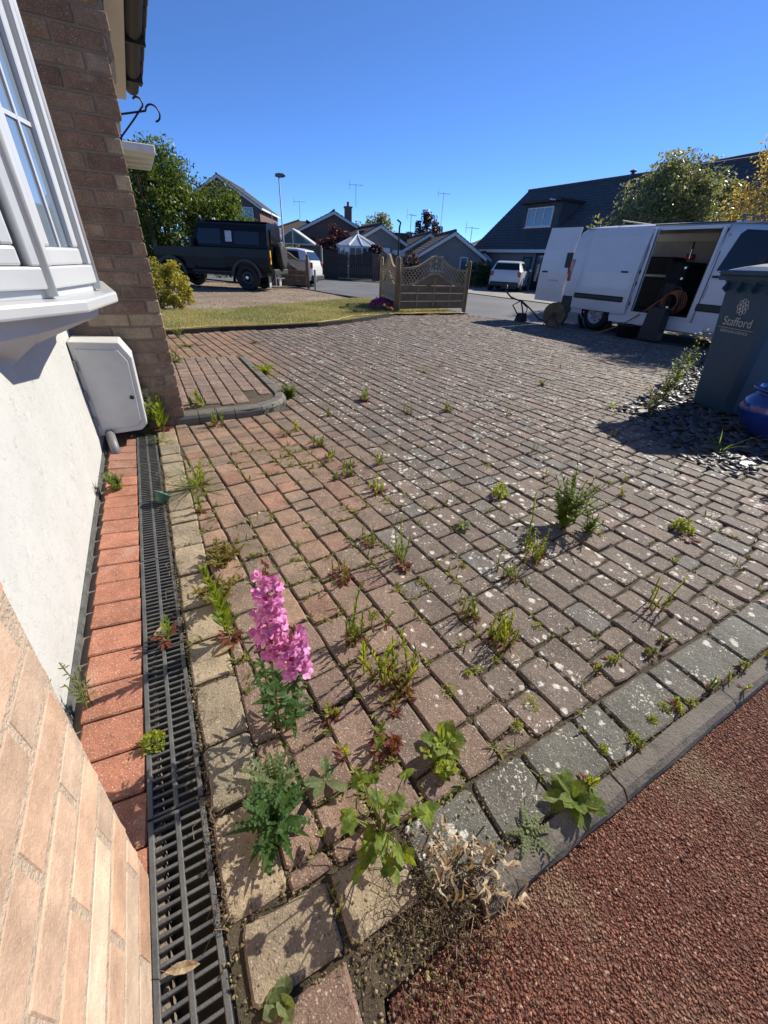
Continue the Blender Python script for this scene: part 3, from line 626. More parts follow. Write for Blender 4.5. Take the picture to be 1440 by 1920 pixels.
# slate chippings under the bins
n = NM('slate_soil'); n.color(n.mix(n.noise(9, 4), (.03, .03, .03), (.06, .055, .05))).rough(1)
bed = sheet('slate_bed', BED, -.010, n.m)
n = NM('slate'); a = n.attr('rnd'); n.color(n.mix(a, (.03, .032, .036), (.085, .085, .09))).rough(.48).set(Specular_IOR_Level=.5); n.bump(n.noise(60, 4), .3, .01); M_SLATE = n.m
q = poly_points([(3.1, .9), (8.2, .5), (8.2, 3.7), (6.5, 3.05), (4.5, 2.4), (3.7, 2.15), (3.1, 1.35)], 4200, 15); g = np.random.default_rng(16); N = len(q)
ring = np.array([(math.cos(k), math.sin(k)) for k in np.linspace(0, 6.283, 7)[:-1]]); sz = g.uniform(.015, .05, N); rr = ring[None] * (1 + g.normal(0, .25, (N, 6, 1))) * sz[:, None, None] * np.array([1, .62]); a = g.uniform(0, 6.28, N); ca, sa = np.cos(a)[:, None], np.sin(a)[:, None]
X = rr[..., 0] * ca - rr[..., 1] * sa; Y = rr[..., 0] * sa + rr[..., 1] * ca; tz = g.normal(0, .22, (N, 2)); z0 = g.uniform(-.008, .014, N)
Z = X * tz[:, :1] + Y * tz[:, 1:] + z0[:, None]; top = np.stack([X + q[:, :1], Y + q[:, 1:], Z + .004], -1); bot = top - np.array([0, 0, .008]); cen = np.c_[q, z0 + .005]
v = np.concatenate([top, bot, cen[:, None]], 1).reshape(-1, 3); tri = [(i, (i + 1) % 6, 12) for i in range(6)] + [t_ for i in range(6) for t_ in ((i, 6 + i, 6 + (i + 1) % 6), (i, 6 + (i + 1) % 6, (i + 1) % 6))]
F = (np.arange(N)[:, None, None] * 13 + np.array(tri)[None]).reshape(-1, 3); tag(link('slate_chippings', np_mesh('slate_chippings', v, F, [M_SLATE], np.repeat(g.uniform(0, 1, N), 13)), bed), kind='stuff')

# ---------------------------------------------------------------- small plants
G_WILL = plantmat('willowherb_leaf', (.10, .17, .03), (.17, .22, .04)); G_STEM = plantmat('green_stem', (.13, .17, .04), (.2, .2, .06), .2); G_RED = plantmat('red_leaf', (.17, .045, .032), (.12, .06, .03), .35)
G_YEL = plantmat('yellow_green_leaf', (.3, .34, .04), (.2, .27, .04)); G_DARK = plantmat('dark_leaf', (.045, .10, .03), (.07, .14, .04)); G_GREY = plantmat('grey_green_leaf', (.12, .17, .08), (.18, .22, .11)); G_GRASS = plantmat('grass_leaf', (.09, .15, .035), (.19, .24, .06))
G_DRY = plantmat('dry_leaf', (.46, .38, .25), (.3, .2, .13), .2); G_BROWN = plantmat('brown_stem', (.16, .1, .06), (.1, .07, .045), .1); G_MAPLE = plantmat('maple_leaf', (.07, .13, .02), (.19, .25, .035)); G_PINK = plantmat('pink_petal', (.66, .16, .43), (.78, .4, .62), .3, 90, (1.15, 1.1, 1.2)); G_BUD = plantmat('bud', (.3, .09, .1), (.36, .18, .1), .2, 40, (1.2, 1.1, 1))
G_WHITE = plantmat('white_petal', (.7, .7, .66), (.6, .62, .55), .3, 40, (1.1, 1.1, 1)); G_YFLOW = plantmat('yellow_petal', (.75, .6, .06), (.7, .55, .05), .3); G_OLIVE = plantmat('olive_leaf', (.16, .15, .04), (.22, .17, .05))
rp = random.Random(21)
def stem_pts(b, h, lean, wob=.06, n_=6): 
    ph = rp.uniform(0, 6.28); return [Vector((b[0] + lean[0] * h * (i / n_) ** 1.4 + wob * h * .3 * math.sin(ph + i * 1.1) * (i / n_), b[1] + lean[1] * h * (i / n_) ** 1.4 + wob * h * .3 * math.cos(ph + i * 1.3) * (i / n_), h * i / n_)) for i in range(n_ + 1)]
def along(pts, u):
    k = u * (len(pts) - 1); i = min(int(k), len(pts) - 2); return pts[i].lerp(pts[i + 1], k - i), (pts[i + 1] - pts[i]).normalized()
def rdir(el): a = rp.uniform(0, 6.28); return Vector((math.cos(a) * math.cos(el), math.sin(a) * math.cos(el), math.sin(el)))
WG = 'weeds growing in the paving joints'
def willowherb(loc, h, label, stems=1, spread=.03, lean=(0, 0), leaf=.028, dense=1.0, red=1.0, green=None, name='willowherb', group=WG):
    e = empty(name, (*loc, -.004), rp.uniform(0, 6.28), label, 'weed', group); st = MB(); lv = MB(); rd = MB()
    leaf *= 1.3
    stems = stems if stems < 3 else int(stems * 1.6)
    for k in range(stems):
        hh = h * (1 if k == 0 else rp.uniform(.35, .9)); b = (rp.gauss(0, spread), rp.gauss(0, spread)) if stems > 1 else (0, 0)
        pts = stem_pts(b, hh, (lean[0] + rp.gauss(0, .15), lean[1] + rp.gauss(0, .15))); (MB() if stems <= 4 else st).tube(pts, [.0026 - .0012 * i / 6 for i in range(7)], 4).build('stem', G_STEM, e) if stems <= 4 else st.tube(pts, [.0026 - .0012 * i / 6 for i in range(7)], 4)
        m_ = int(max(12, hh / .0065) * dense); ph = rp.uniform(0, 6.28)
        for i in range(m_):
            u = .12 + .88 * i / m_; p, d = along(pts, u); a = ph + i * 2.4; el = R(52 + 28 * u); q = Vector((math.cos(a) * math.cos(el), math.sin(a) * math.cos(el), math.sin(el)))
            l = leaf * (1.1 - .55 * u) * rp.uniform(.7, 1.2) * min(1, .5 + hh * 2.5); lv.leaf(p, q, (0, 0, 1), l, l * .33, 0, rp.uniform(-.1, .35))
        for i in range(int(6 * red)): rd.leaf(Vector((b[0], b[1], .003)), rdir(R(rp.uniform(5, 45))), (0, 0, 1), leaf * rp.uniform(.5, 1), leaf * .28)
    st.v and st.build('stem', G_STEM, e); lv.build('leaves', green or G_WILL, e, normals=False)
    if rd.v: rd.build('red_base_leaves', G_RED, e, normals=False)
    return e
def clump(loc, r, h, label, green, n_=90, leaf=.010, wr=.55, name='moss_clump', cat='weed', group=WG, z=0):
    e = empty(name, (*loc, z), 0, label, cat, group); mb = MB()
    for _ in range(n_):
        a, k = rp.uniform(0, 6.28), math.sqrt(rp.random()); d = rdir(R(rp.uniform(10, 80))); zz = h * (1 - k * k) * rp.uniform(.2, 1); mb.leaf((math.cos(a) * k * r, math.sin(a) * k * r, zz), d, (0, 0, 1), leaf * rp.uniform(.6, 1.3), leaf * wr, 0, .1)
    mb.build('leaves', green, e, normals=False); st = MB()
    for _ in range(7): p = rdir(R(60)); st.tube([(0, 0, -.003), tuple(p * h * .8)], .001, 3)
    st.build('stem', G_STEM, e); return e
def bush(loc, r, h, label, green, stems=14, leaf=.02, wr=.5, name='bushy_weed', tall=0, per=26, group=WG):
    e = empty(name, (*loc, -.003), 0, label, 'weed', group); st = MB(); lv = MB()
    for k in range(stems):
        hh = h * rp.uniform(.5, .85) if k >= tall else h * rp.uniform(.9, 1.05); d = (rp.gauss(0, r / h * .7), rp.gauss(0, r / h * .7)); pts = stem_pts((rp.gauss(0, .01), rp.gauss(0, .01)), hh, d); st.tube(pts, .0016, 4)
        for i in range(per):
            u = rp.uniform(.15, 1); p, _ = along(pts, u); l = leaf * rp.uniform(.5, 1.15) * (1.15 - .5 * u); lv.leaf(p, rdir(R(rp.uniform(-10, 60))), (0, 0, 1), l, l * wr, 0, rp.uniform(-.1, .4))
    st.build('stem', G_STEM, e); lv.build('leaves', green, e, normals=False); return e
def rosette(loc, n_, L, w, label, green, el=(10, 55), name='rosette_weed', lobed=False, z=0, group=WG, curl=.3):
    e = empty(name, (*loc, z), rp.uniform(0, 6.28), label, 'weed', group)
    for i in range(n_):
        a = i * 2.4 + rp.gauss(0, .2); t_ = R(el[0] + (el[1] - el[0]) * i / max(1, n_ - 1)); d = Vector((math.cos(a) * math.cos(t_), math.sin(a) * math.cos(t_), math.sin(t_))); l = L * rp.uniform(.75, 1.1); mb = MB()
        if lobed:
            for k in range(6):
                u = .25 + .13 * k; s_ = d.cross(Vector((0, 0, 1))).normalized(); p = d * (l * u) + Vector((0, 0, .004))
                for sg in (-1, 1): mb.leaf(p - d * .004, (s_ * sg + d * .5), (0, 0, 1), l * .22 * (1.3 - u), l * .09, 0, .2)
            mb.leaf((0, 0, .002), d, (0, 0, 1), l, w * .45, 0, curl)
        else: mb.leaf((0, 0, .002), d, (rp.gauss(0, .25), rp.gauss(0, .25), 1), l, w * rp.uniform(.9, 1.5), 0, curl * rp.uniform(.2, 2.2), rp.uniform(.05, .4), True)
        mb.build('leaf', green, e, normals=False)
    MB().tube([(0, 0, -.01), (0, 0, .008)], .004, 6).build('stem', G_STEM, e); return e
def tuft(loc, n_, L, label, green=None, name='grass_tuft', spread=.9, group=WG, z=0):
    e = empty(name, (*loc, z), 0, label, 'grass', group); mb = MB()
    for _ in range(n_): l = L * rp.uniform(.4, 1.1); mb.leaf((rp.gauss(0, .01), rp.gauss(0, .01), -.004), rdir(R(rp.uniform(20, 75) * (1 if spread > .5 else 1.2))), (0, 0, 1), l, .0055, 0, rp.uniform(.2, .75), .4)
    mb.build('blades', green or G_GRASS, e, normals=False); return e

# snapdragon
def snapdragon(loc):
    e = empty('snapdragon', (*loc, 0), 0, 'pink flowering snapdragon growing out of the paving by the drain', 'flower'); st = MB(); lv = MB()
    def petal(mb, c, d, up, L, w, mi=0):
        d = Vector(d).normalized(); s_ = d.cross(Vector(up)).normalized(); n_ = s_.cross(d); vs_ = [Vector(c)]; k = 7
        for i in range(k): a = -1.25 + 2.5 * i / (k - 1); vs_.append(Vector(c) + d * (L * math.cos(a * .8) * (1 + .08 * math.sin(i * 2.7))) + s_ * (w * math.sin(a)) + n_ * (L * .22 * math.cos(a * 2.2)))
        mb.add(vs_, [(0, i, i + 1) for i in range(1, k)], mi)
    blooms = []
    for v_ in range(4):
        mb = MB(); f_ = rp.uniform(.9, 1.1); mb.tube([(0, 0, 0), (.008, 0, .003), (.017, 0, .004)], [.0035, .0058, .0075], 7)
        for a in (-.6, .6): petal(mb, (.016, 0, .008), (.35, math.sin(a) * .9, 1.0), (1, 0, 0), .017 * f_, .0105)
        for a in (-1.0, 0, 1.0): petal(mb, (.017, 0, 0), (.75, math.sin(a) * 1.1, -.75), (1, 0, .4), .015 * f_, .0095)
        petal(mb, (.015, 0, .003), (1, 0, .25), (0, 0, 1), .011, .008); blooms.append(mb.mesh('flower', [G_PINK], True))
    spikes = [((-.01, -.01), .50, (.0, .16), .20), ((.035, -.015), .37, (.05, .05), .10), ((-.03, .015), .30, (-.1, .1), 0)]
    for b, h, ln, fl in spikes:
        pts = stem_pts(b, h, ln, .02, 8); st.tube(pts, [.0034 - .0022 * i / 8 for i in range(9)], 6)
        for i in range(52):
            u = rp.uniform(.04, .6 if fl else .95); p, _ = along(pts, u); l = rp.uniform(.03, .052) * (1.1 - .5 * u); lv.leaf(p, rdir(R(rp.uniform(-5, 50))), (0, 0, 1), l, l * .24, 0, rp.uniform(.1, .5))
        if fl:
            z0 = h - fl - .035; m_ = int(fl / .0082)
            for i in range(m_):
                p, _ = along(pts, (z0 + fl * i / m_) / h); a = i * 2.4; o = link('flower', rp.choice(blooms), e, p, (rp.gauss(0, .2), rp.uniform(-.1, .45), a)); s_ = (1.75 - .6 * i / m_) * rp.uniform(.85, 1.1); o.scale = (s_, s_, s_)
            bd = MB()
            for i in range(16): p, _ = along(pts, 1 - .10 * i / 16); bd.lathe([(.0, -.005), (.0036, -.002), (.004, .002), (.001, .007)], 6, c=p + rdir(.3) * .006)
            bd.build('buds', G_BUD, e, smooth=True)
    st.build('stem', G_STEM, e, smooth=True); lv.build('leaves', G_DARK, e, normals=False)
snapdragon((-.25, .61))

# maple seedling: every lobed leaf a part
def lobed_leaf(L):
    rim = []; 
    for k in range(21):
        a = R(-150 + 15 * k); lob = .55 + .45 * abs(math.cos(2.5 * a * .96)) ** .8; rr = L * .55 * lob * (1.15 if abs(a) < .4 else 1) * (1 + .05 * (-1) ** k); rim.append((L * .42 + rr * math.cos(a), rr * math.sin(a), -.12 * L * (rr / L) ** 2 * 2 + .03 * L * math.sin(3 * a)))
    mb = MB(); mb.add([(L * .35, 0, 0)] + rim + [(.0, 0, -.01)], [(0, i, i + 1) for i in range(1, 21)] + [(0, 22, 1), (0, 21, 22)]); return mb
def maple(loc):
    e = empty('maple_seedling', (*loc, 0), 0, 'bright green lobed-leaf seedling growing near the kerb end', 'seedling'); st = MB(); tips = []
    for k in range(26):
        a = k * 2.4; h = rp.uniform(.03, .2); r = rp.uniform(.012, .08); p = Vector((math.cos(a) * r, math.sin(a) * r, h)); st.tube([(0, 0, 0), (p.x * .3, p.y * .3, h * .6), tuple(p)], [.0025, .0016, .001], 4); tips.append((p, a))
    st.build('stem', G_STEM, e)
    for p, a in tips: lobed_leaf(rp.uniform(.024, .05)).build('leaf', G_MAPLE, e, loc=p, rot=(rp.gauss(0, .5), rp.uniform(-.3, .8), a + rp.gauss(0, .4)))
maple((.03, .345))
# dried curled plant hanging over the kerb end
def dried(loc):
    e = empty('dried_weed', (*loc, .0), 0, 'dead beige weed with curled leaves draped over the kerb end', 'weed'); lv = MB(); st = MB()
    for k in range(80):
        c = Vector((rp.uniform(-.07, .12), rp.uniform(-.06, .05) - .2 * 0, rp.uniform(.02, .09))); c.y -= max(0, c.x) * .5; d = rdir(R(rp.uniform(-60, 30))); L = rp.uniform(.018, .045); side = d.cross(Vector((0, 0, 1))).normalized() * rp.uniform(.0018, .005); vs_ = []; ph = rp.uniform(0, 6.28); rad = rp.uniform(.004, .011)
        for i in range(8): u = i / 7; q = c + d * (L * u) + Vector((0, 0, rad * math.sin(ph + u * 5) - .02 * u)) + side.normalized() * (rad * math.cos(ph + u * 6)); vs_ += [q - side * (1 - abs(2 * u - 1) * .7), q + side * (1 - abs(2 * u - 1) * .7)]
        lv.add(vs_, [(2 * i, 2 * i + 1, 2 * i + 3, 2 * i + 2) for i in range(7)])
    for k in range(5): p = rdir(R(40)) * .1; st.tube([(0, 0, -.005), tuple(p * .5), tuple(p)], .0015, 4)
    lv.build('dry_leaves', G_DRY, e, normals=False, smooth=True); st.build('stem', G_BROWN, e)
dried((.19, .315))
# fine mat of dead roots and stalks between the last blocks and the kerb end
mb = MB(); 
for k in range(240):
    x, y = rp.gauss(.14, .09), rp.gauss(.25, .06); a = rp.uniform(0, 6.28); L = rp.uniform(.015, .06); mb.tube([(x, y, rp.uniform(-.005, .012)), (x + math.cos(a) * L * .5, y + math.sin(a) * L * .5, rp.uniform(.0, .025)), (x + math.cos(a + .5) * L, y + math.sin(a + .5) * L, rp.uniform(-.004, .02))], .0007, 3, cap=False)
for k in range(260):
    s_ = rp.uniform(.3, 2.4); t_ = rp.gauss(-.125, .012); q = P(s_, t_); a = rp.uniform(0, 6.28); L = rp.uniform(.015, .05); mb.tube([(q[0], q[1], .0), (q[0] + math.cos(a) * L * .5, q[1] + math.sin(a) * L * .5, rp.uniform(.0, .015)), (q[0] + math.cos(a + .6) * L, q[1] + math.sin(a + .6) * L, rp.uniform(-.01, .006))], .0007, 3, cap=False)
tag(mb.build('dead_stalks', plantmat('straw', (.22, .155, .095), (.09, .06, .04), .1), None, normals=False), 'mat of dead stalks and roots in the paving joints', kind='stuff')

willowherb((-.49, .87), .30, 'tall leafy willowherb with red foot between drain and pink snapdragon', 1, leaf=.05, dense=1.3, red=3)
bush((-.60, 1.05), .09, .10, 'brown withered weed clump in the pale course beside the drain', G_OLIVE, 20, .036, .35, 'withered_weed', per=34)
bush((-.66, 1.25), .1, .08, 'brown dry weed tangle behind the tall willowherb by the drain', G_OLIVE, 24, .028, .4, 'withered_weed', per=30)
tuft((-1.02, 1.85), 60, .2, 'green grass tuft sprawling beside the drain grate')
willowherb((-1.0, 1.9), .14, 'young leafy weed rising out of the grass tuft beside the drain', 2, .02, leaf=.035, green=G_YEL)
willowherb((-.9, 1.62), .12, 'leafy weed just below the grass tuft beside the drain', 2, .02, leaf=.035)
bush((-1.42, 1.80), .07, .12, 'fresh green bushy weed on the red brick apron below the bay', G_GRASS, 12, .035, .4, 'groundsel', per=20)
willowherb((-.68, .86), .09, 'small leafy weed standing on the drain grate', 2, .012, leaf=.045, dense=.8)
clump((-.57, .53), .028, .05, 'round yellow-green sedum sitting at the left edge of the drain grate', G_YEL, 150, .012, .6, 'sedum', z=-.01)
bush((-.80, .62), .05, .17, 'thin weed with tiny white flowers at the foot of the white wall', G_GREY, 6, .02, .35, 'white_flower_weed', tall=2, per=12)
rosette((-.21, .37), 26, .10, .03, 'dark feathery-leaved weed in the pale blocks next to the drain', G_DARK, (5, 75), 'feathery_weed', True)
rosette((-.23, .45), 18, .085, .03, 'grey feathery-leaved weed just above the dark feathery one', G_GREY, (5, 70), 'feathery_weed', True)
rosette((-.11, .46), 5, .06, .024, 'small weed with a few oval leaves beside the lobed seedling', G_GREY, (15, 60), 'plantain')
rosette((.185, .56), 10, .07, .027, 'broad-leaved weed with upright leaves above the yellow marjoram', G_GRASS, (25, 75), 'broadleaf_weed')
bush((.185, .50), .06, .07, 'yellow-green round-leaved marjoram at the paving joint', G_YEL, 10, .022, .75, 'marjoram', per=16)
rosette((.49, .445), 20, .064, .024, 'pale green broad-leaved weed leaning over the kerb edging', G_GRASS, (10, 70), 'broadleaf_weed')
rosette((.36, .375), 7, .06, .02, 'small grey thistle rosette lying on the kerb edging', G_GREY, (5, 25), 'thistle', True)
willowherb((.545, .475), .07, 'orange-tipped shoot beside the broad-leaved weed on the kerb', 2, .01, leaf=.035, green=G_YEL)
bush((.90, 1.66), .15, .28, 'largest bushy weed in the middle of the open drive', G_WILL, 44, .027, .55, 'bushy_weed', tall=5, per=40)
bush((1.0, 1.60), .06, .14, 'fresh light green weed at the foot of the largest bushy weed', G_GRASS, 10, .03, .4, 'bushy_weed', per=22)
clump((.64, 1.94), .045, .075, 'yellow-green rounded clump behind the tall thin stalk', G_YEL, 160, .02, .5, 'yellow_clump')
clump((1.51, 1.68), .05, .06, 'yellow-green rounded clump out by the bin shadow', G_YEL, 150, .022, .5, 'yellow_clump')
rosette((1.50, 1.60), 8, .06, .018, 'dark red flat weed just below the yellow clump near the bin shadow', G_RED, (0, 25), 'red_rosette')
rosette((.39, 1.60), 14, .05, .014, 'small grey-green rosette in the middle of the paving', G_GREY, (5, 60), 'grey_rosette')
willowherb((.645, 1.43), .30, 'tall thin single stalk with a clump of shoots at its foot', 1, leaf=.024, dense=.7, lean=(-.03, .02))
willowherb((.70, 1.40), .13, 'clump of yellow-green shoots at the foot of the tall thin stalk', 9, .035, leaf=.022, green=G_YEL)
willowherb((.53, 1.24), .11, 'small shoots with dark red foot below the tall thin stalk', 6, .025, leaf=.02)
willowherb((.42, .95), .14, 'dense upright yellow-green shoots casting long shadows mid-drive', 10, .03, leaf=.022, dense=1.5, green=G_YEL)
willowherb((.34, 1.02), .11, 'shoots at the far end of the dense upright clump mid-drive', 5, .02, leaf=.022)
willowherb((1.09, 1.12), .15, 'three upright shoots alone toward the kerb on the open drive', 3, .03, leaf=.022, green=G_YEL)
willowherb((-.09, .91), .28, 'long bent shoot standing behind the pink snapdragon', 1, leaf=.02, dense=.8, lean=(-.12, .18))
willowherb((-.07, .90), .13, 'cluster of short shoots at the foot of the long bent shoot', 5, .025, leaf=.025)
willowherb((-.01, .95), .12, 'single upright shoot with a red foot right of the bent one', 2, .012, leaf=.022)
willowherb((.05, .76), .17, 'busy clump of yellow shoots right of the snapdragon flowers', 9, .04, leaf=.025, green=G_YEL)
willowherb((.12, .79), .15, 'single thin shoot at the right end of the busy yellow clump', 1, leaf=.018, dense=.7)
willowherb((.08, .70), .08, 'red-footed shoots at the lower end of the busy yellow clump', 5, .03, leaf=.024, red=2, green=G_OLIVE)
willowherb((.07, 1.32), .19, 'spindly shoot above a dark red rosette left of mid-drive', 4, .02, leaf=.022)
rosette((.10, 1.27), 16, .04, .014, 'dark red rosette at the foot of the spindly shoot', G_RED, (0, 60), 'red_rosette')
willowherb((-.06, 1.43), .09, 'short shoots beyond the spindly shoot', 4, .02, leaf=.024)
willowherb((-.16, 1.22), .10, 'reddish shoots left of the dark red rosette', 4, .025, leaf=.024, red=3, green=G_OLIVE)
willowherb((.01, .56), .075, 'green tip growing between the brown-red blocks near the marjoram', 2, .012, leaf=.035)
willowherb((.06, .56), .07, 'dark red shoot next to the green tip near the marjoram', 3, .015, leaf=.03, green=G_RED)
willowherb((-.065, .52), .055, 'small green shoot in the wide joint above the oval-leaved weed', 1, leaf=.03, green=G_YEL)
willowherb((-.12, .62), .055, 'small yellow-tipped shoot just right of the snapdragon foot', 2, .01, leaf=.028, green=G_YEL)
# by the corner of the house and the step
bush((-1.72, 2.62), .16, .30, 'leafy green shrublet growing from the foot of the brick corner', G_GRASS, 14, .07, .5, 'corner_shrublet', tall=4, per=16)
willowherb((-1.60, 2.66), .22, 'upright leafy weed at the end of the drain by the brick corner', 2, .03, leaf=.07)
tuft((-1.50, 2.45), 20, .12, 'low leafy grass at the end of the drain', G_GRASS)
willowherb((-1.26, 2.78), .12, 'weed in front of the dark step edge near the brick corner', 3, .02, leaf=.04)
bush((-1.03, 3.13), .09, .07, 'weed with tiny white flowers in front of the rounded step corner', G_GRASS, 20, .035, .4, 'step_weed', per=24)
bush((-.90, 3.55), .09, .14, 'green weed at the outside of the rounded step corner', G_GRASS, 20, .05, .35, 'step_weed', per=24)
bush((-.93, 3.30), .06, .08, 'low green weed right at the rounded step corner', G_WILL, 10, .03, .4, 'step_weed', per=14)
bush((-1.35, 4.35), .16, .12, 'low green weeds along the far part of the step edge', G_YEL, 26, .045, .4, 'step_weed', per=22)
bush((-2.36, 4.45), .16, .24, 'green weed beside the wall on the raised step', G_GRASS, 12, .05, .35, 'wall_weed', tall=3, per=16)
willowherb((-1.52, 3.02), .17, 'leafy shoots standing on the raised step near its front', 3, .04, leaf=.06, green=G_GRASS)
bush((-2.75, 5.6), .25, .07, 'flat dusty weeds on the paving beyond the step', G_GREY, 16, .03, .4, 'dusty_weed', per=12)
bush((-2.0, 6.1), .18, .05, 'flat dusty weed patch before the lawn edging', G_OLIVE, 12, .03, .4, 'dusty_weed', per=10)
bush((-3.15, 6.2), .15, .22, 'grassy weed at the end of the lawn edging by the wall', G_GREY, 12, .06, .2, 'wall_weed', per=12)
# by the slate bed
bush((2.39, 3.62), .13, .22, 'tangled grey-green weed at the near corner of the slate bed', G_GREY, 18, .035, .3, 'slate_weed', tall=3, per=20)
bush((2.62, 3.95), .16, .28, 'straggling weed along the edge of the slate chippings', G_OLIVE, 14, .03, .3, 'slate_weed', tall=3, per=16)
bush((2.92, 4.3), .13, .36, 'tall leafy weeds between slate bed and bin', G_GRASS, 12, .07, .3, 'tall_weed', tall=4, per=22)
bush((3.3, 4.75), .15, .44, 'tall leafy weeds directly behind the green-blue bin', G_WILL, 12, .07, .3, 'tall_weed', tall=4, per=22)
e = bush((3.75, 5.3), .12, .52, 'tall weed with small yellow flowers rising behind the bin', G_WILL, 8, .06, .3, 'tall_weed', tall=4, per=16); fb = MB()
for k in range(14): c = Vector((rp.gauss(0, .09), rp.gauss(0, .09), rp.uniform(.42, .56))); [fb.leaf(c, rdir(R(rp.uniform(-10, 40))), (0, 0, 1), .016, .01) for _ in range(6)]
fb.build('flowers', G_YFLOW, e, normals=False)
tuft((2.12, 3.75), 26, .12, 'small grass tuft left of the slate bed corner', G_GRASS)
tuft((2.43, 2.75), 22, .26, 'long bent grassy shoots in the bin shadow by the blue pot', G_GRASS)
bush((2.30, 2.10), .06, .13, 'green weed at the right edge below the bin shadow', G_GRASS, 8, .03, .4, 'edge_weed', per=14)
# small ones scattered over the drive
mid = [(-.04, 1.92), (-.22, 2.10), (-.05, 2.25), (-.24, 2.2), (-.28, 2.02), (-.72, 2.67), (-.66, 2.76), (-.47, 2.51), (-.36, 2.3), (.16, 3.28), (-.49, 3.12), (.51, 3.41)]
ORD = ['nearest', 'second nearest', 'third nearest', 'fourth nearest', 'fifth nearest', 'sixth nearest', 'seventh nearest', 'eighth nearest', 'ninth nearest', 'tenth nearest', 'eleventh nearest', 'twelfth nearest']
def ranked(ps, o): return enumerate(sorted(ps, key=lambda p: (p[0] - o[0]) ** 2 + (p[1] - o[1]) ** 2))
for i, p in ranked(mid, (-.25, .61)): willowherb(p, rp.uniform(.05, .10), ORD[i] + ' small tufted weed to the pink snapdragon, left of mid-drive', rp.choice((3, 4, 5)), .02, leaf=.03, red=.5, green=rp.choice((G_WILL, G_YEL, G_GRASS)), name='small_weed', group='small tufted weeds left of mid-drive')
willowherb((-.24, 3.60), .11, 'pale leafy weed standing alone halfway to the lawn', 3, .02, leaf=.06, green=G_GREY)
bush((1.68, 4.48), .1, .07, 'dark dried weed heap lying halfway to the van', G_OLIVE, 10, .03, .4, 'dried_heap', per=14)
far_ = [(.40, 4.81), (.33, 5.0), (.62, 5.2), (2.2, 5.4), (1.05, 3.35), (1.75, 2.95), (1.02, 2.55), (.95, 2.2), (1.25, 2.05), (1.36, 2.0), (1.5, 2.2)]
for i, p in ranked(far_, (3.2, 4.0)): willowherb(p, rp.uniform(.04, .08), ORD[i] + ' tiny reddish weed to the bin on the open paving', 2, .015, leaf=.025, red=1, green=rp.choice((G_OLIVE, G_YEL)), name='tiny_weed', group='tiny weeds toward the van')
moss = [(.57, .99), (.46, .69), (.40, .62), (.29, .78), (.72, .60), (.86, .70), (.80, .66), (.95, .72), (.22, .72), (.62, .57), (-.02, 1.0), (.35, 1.3)]
for i, p in ranked(moss, (.19, .31)): clump(p, rp.uniform(.012, .026), .014, ORD[i] + ' yellow-green moss cushion to the dead beige weed', G_YEL, 80, .007, .4, group='moss cushions toward the kerb')
edgew = [(.89, .69), (1.05, .765), (1.21, .86), (.72, .585), (.69, .80), (.92, .89), (1.0, .95), (.77, .85), (1.12, .80), (1.33, .9)]
for i, p in ranked(edgew, (.19, .31)): willowherb(p, rp.uniform(.03, .05), ORD[i] + ' tiny seedling to the dead beige weed along the grey kerb course', rp.choice((2, 3)), .015, leaf=.024, red=.4, green=rp.choice((G_YEL, G_GRASS)), name='seedling', group='tiny seedlings along the kerb')
rosette((-.13, .115), 7, .03, .024, 'round-leaved plant at the very front edge of the paving', G_GREY, (20, 70), 'round_leaf_weed')
rosette((-.62, 1.62), 3, .05, .02, 'twist of dry straw lying on the terracotta blocks', G_DRY, (0, 10), 'dry_straw')
# green plastic cup and leaves lying on the grate
cup = empty('green_cup', P(2.02, -.155, -.0), 0, 'small dark green plastic pot lying open on the drain grate', 'pot'); M_CUP = simple('green_plastic', (.05, .14, .10), .35, .1)
MB().lathe([(.022, 0), (.026, .012), (.036, .05), (.039, .052), (.036, .054), (.033, .05), (.023, .014), (.001, .012)], 24).build('cup', M_CUP, cup, True, rot=(R(-35), R(20), 0)); MB().lathe([(.0385, .047), (.041, .05), (.041, .054), (.0385, .056)], 24, closed=True).build('rim', M_CUP, cup, True, rot=(R(-35), R(20), 0))
for i, (s_, t_, a, lb) in enumerate(((.95, -.02, 40, 'dry brown leaf lying on the pale course beside the tall willowherb'), (.285, -.2, 10, 'dry brown leaf lying on the nearest drain grate'), (1.12, -.2, 80, 'dry yellow leaf lying on the drain grate by the small weed'))):
    e = empty('dry_leaf', P(s_, t_, .006), R(a), lb, 'leaf'); mb = MB(); mb.leaf((-.03, 0, 0), (1, 0, .05), (0, 0, 1), .06, .018, 0, -.1, .5); mb.build('blade', G_DRY, e, normals=False); MB().tube([(-.03, 0, .001), (-.042, .003, .004)], .0008, 4).build('stalk', G_BROWN, e)
# ================================================================== vehicles, bins, fences and other things
M_WPAINT = simple('white_car_paint', (.68, .685, .68), .3, .03, 3, coat=.4); M_BPAINT = simple('black_car_paint', (.006, .006, .006), .3, .1, 3, spec=.2, coat=.08)
M_TYRE = simple('tyre_rubber', (.014, .014, .015), .75, .2, 30, .2); M_RIM = simple('steel_rim', (.55, .56, .57), .4, .15, 20, metal=.1); M_DRIM = simple('black_rim', (.02, .02, .022), .35)
M_CGLASS = NM('car_glass').color((.012, .014, .016)).rough(.06).set(Specular_IOR_Level=.5).m
M_TRIM = simple('dark_trim', (.03, .031, .033), .55, .1); M_REDL = simple('red_lamp', (.35, .012, .012), .2, .1, coat=.8); M_YPL = simple('yellow_plate', (.75, .48, .04), .4, .05); M_CHROME = simple('chrome', (.6, .6, .6), .15, .05, metal=1.0); M_GREYI = simple('van_lining', (.5, .49, .46), .7, .15, 4); M_DARKI = simple('van_dark', (.022, .022, .024), .8, .3, 6)
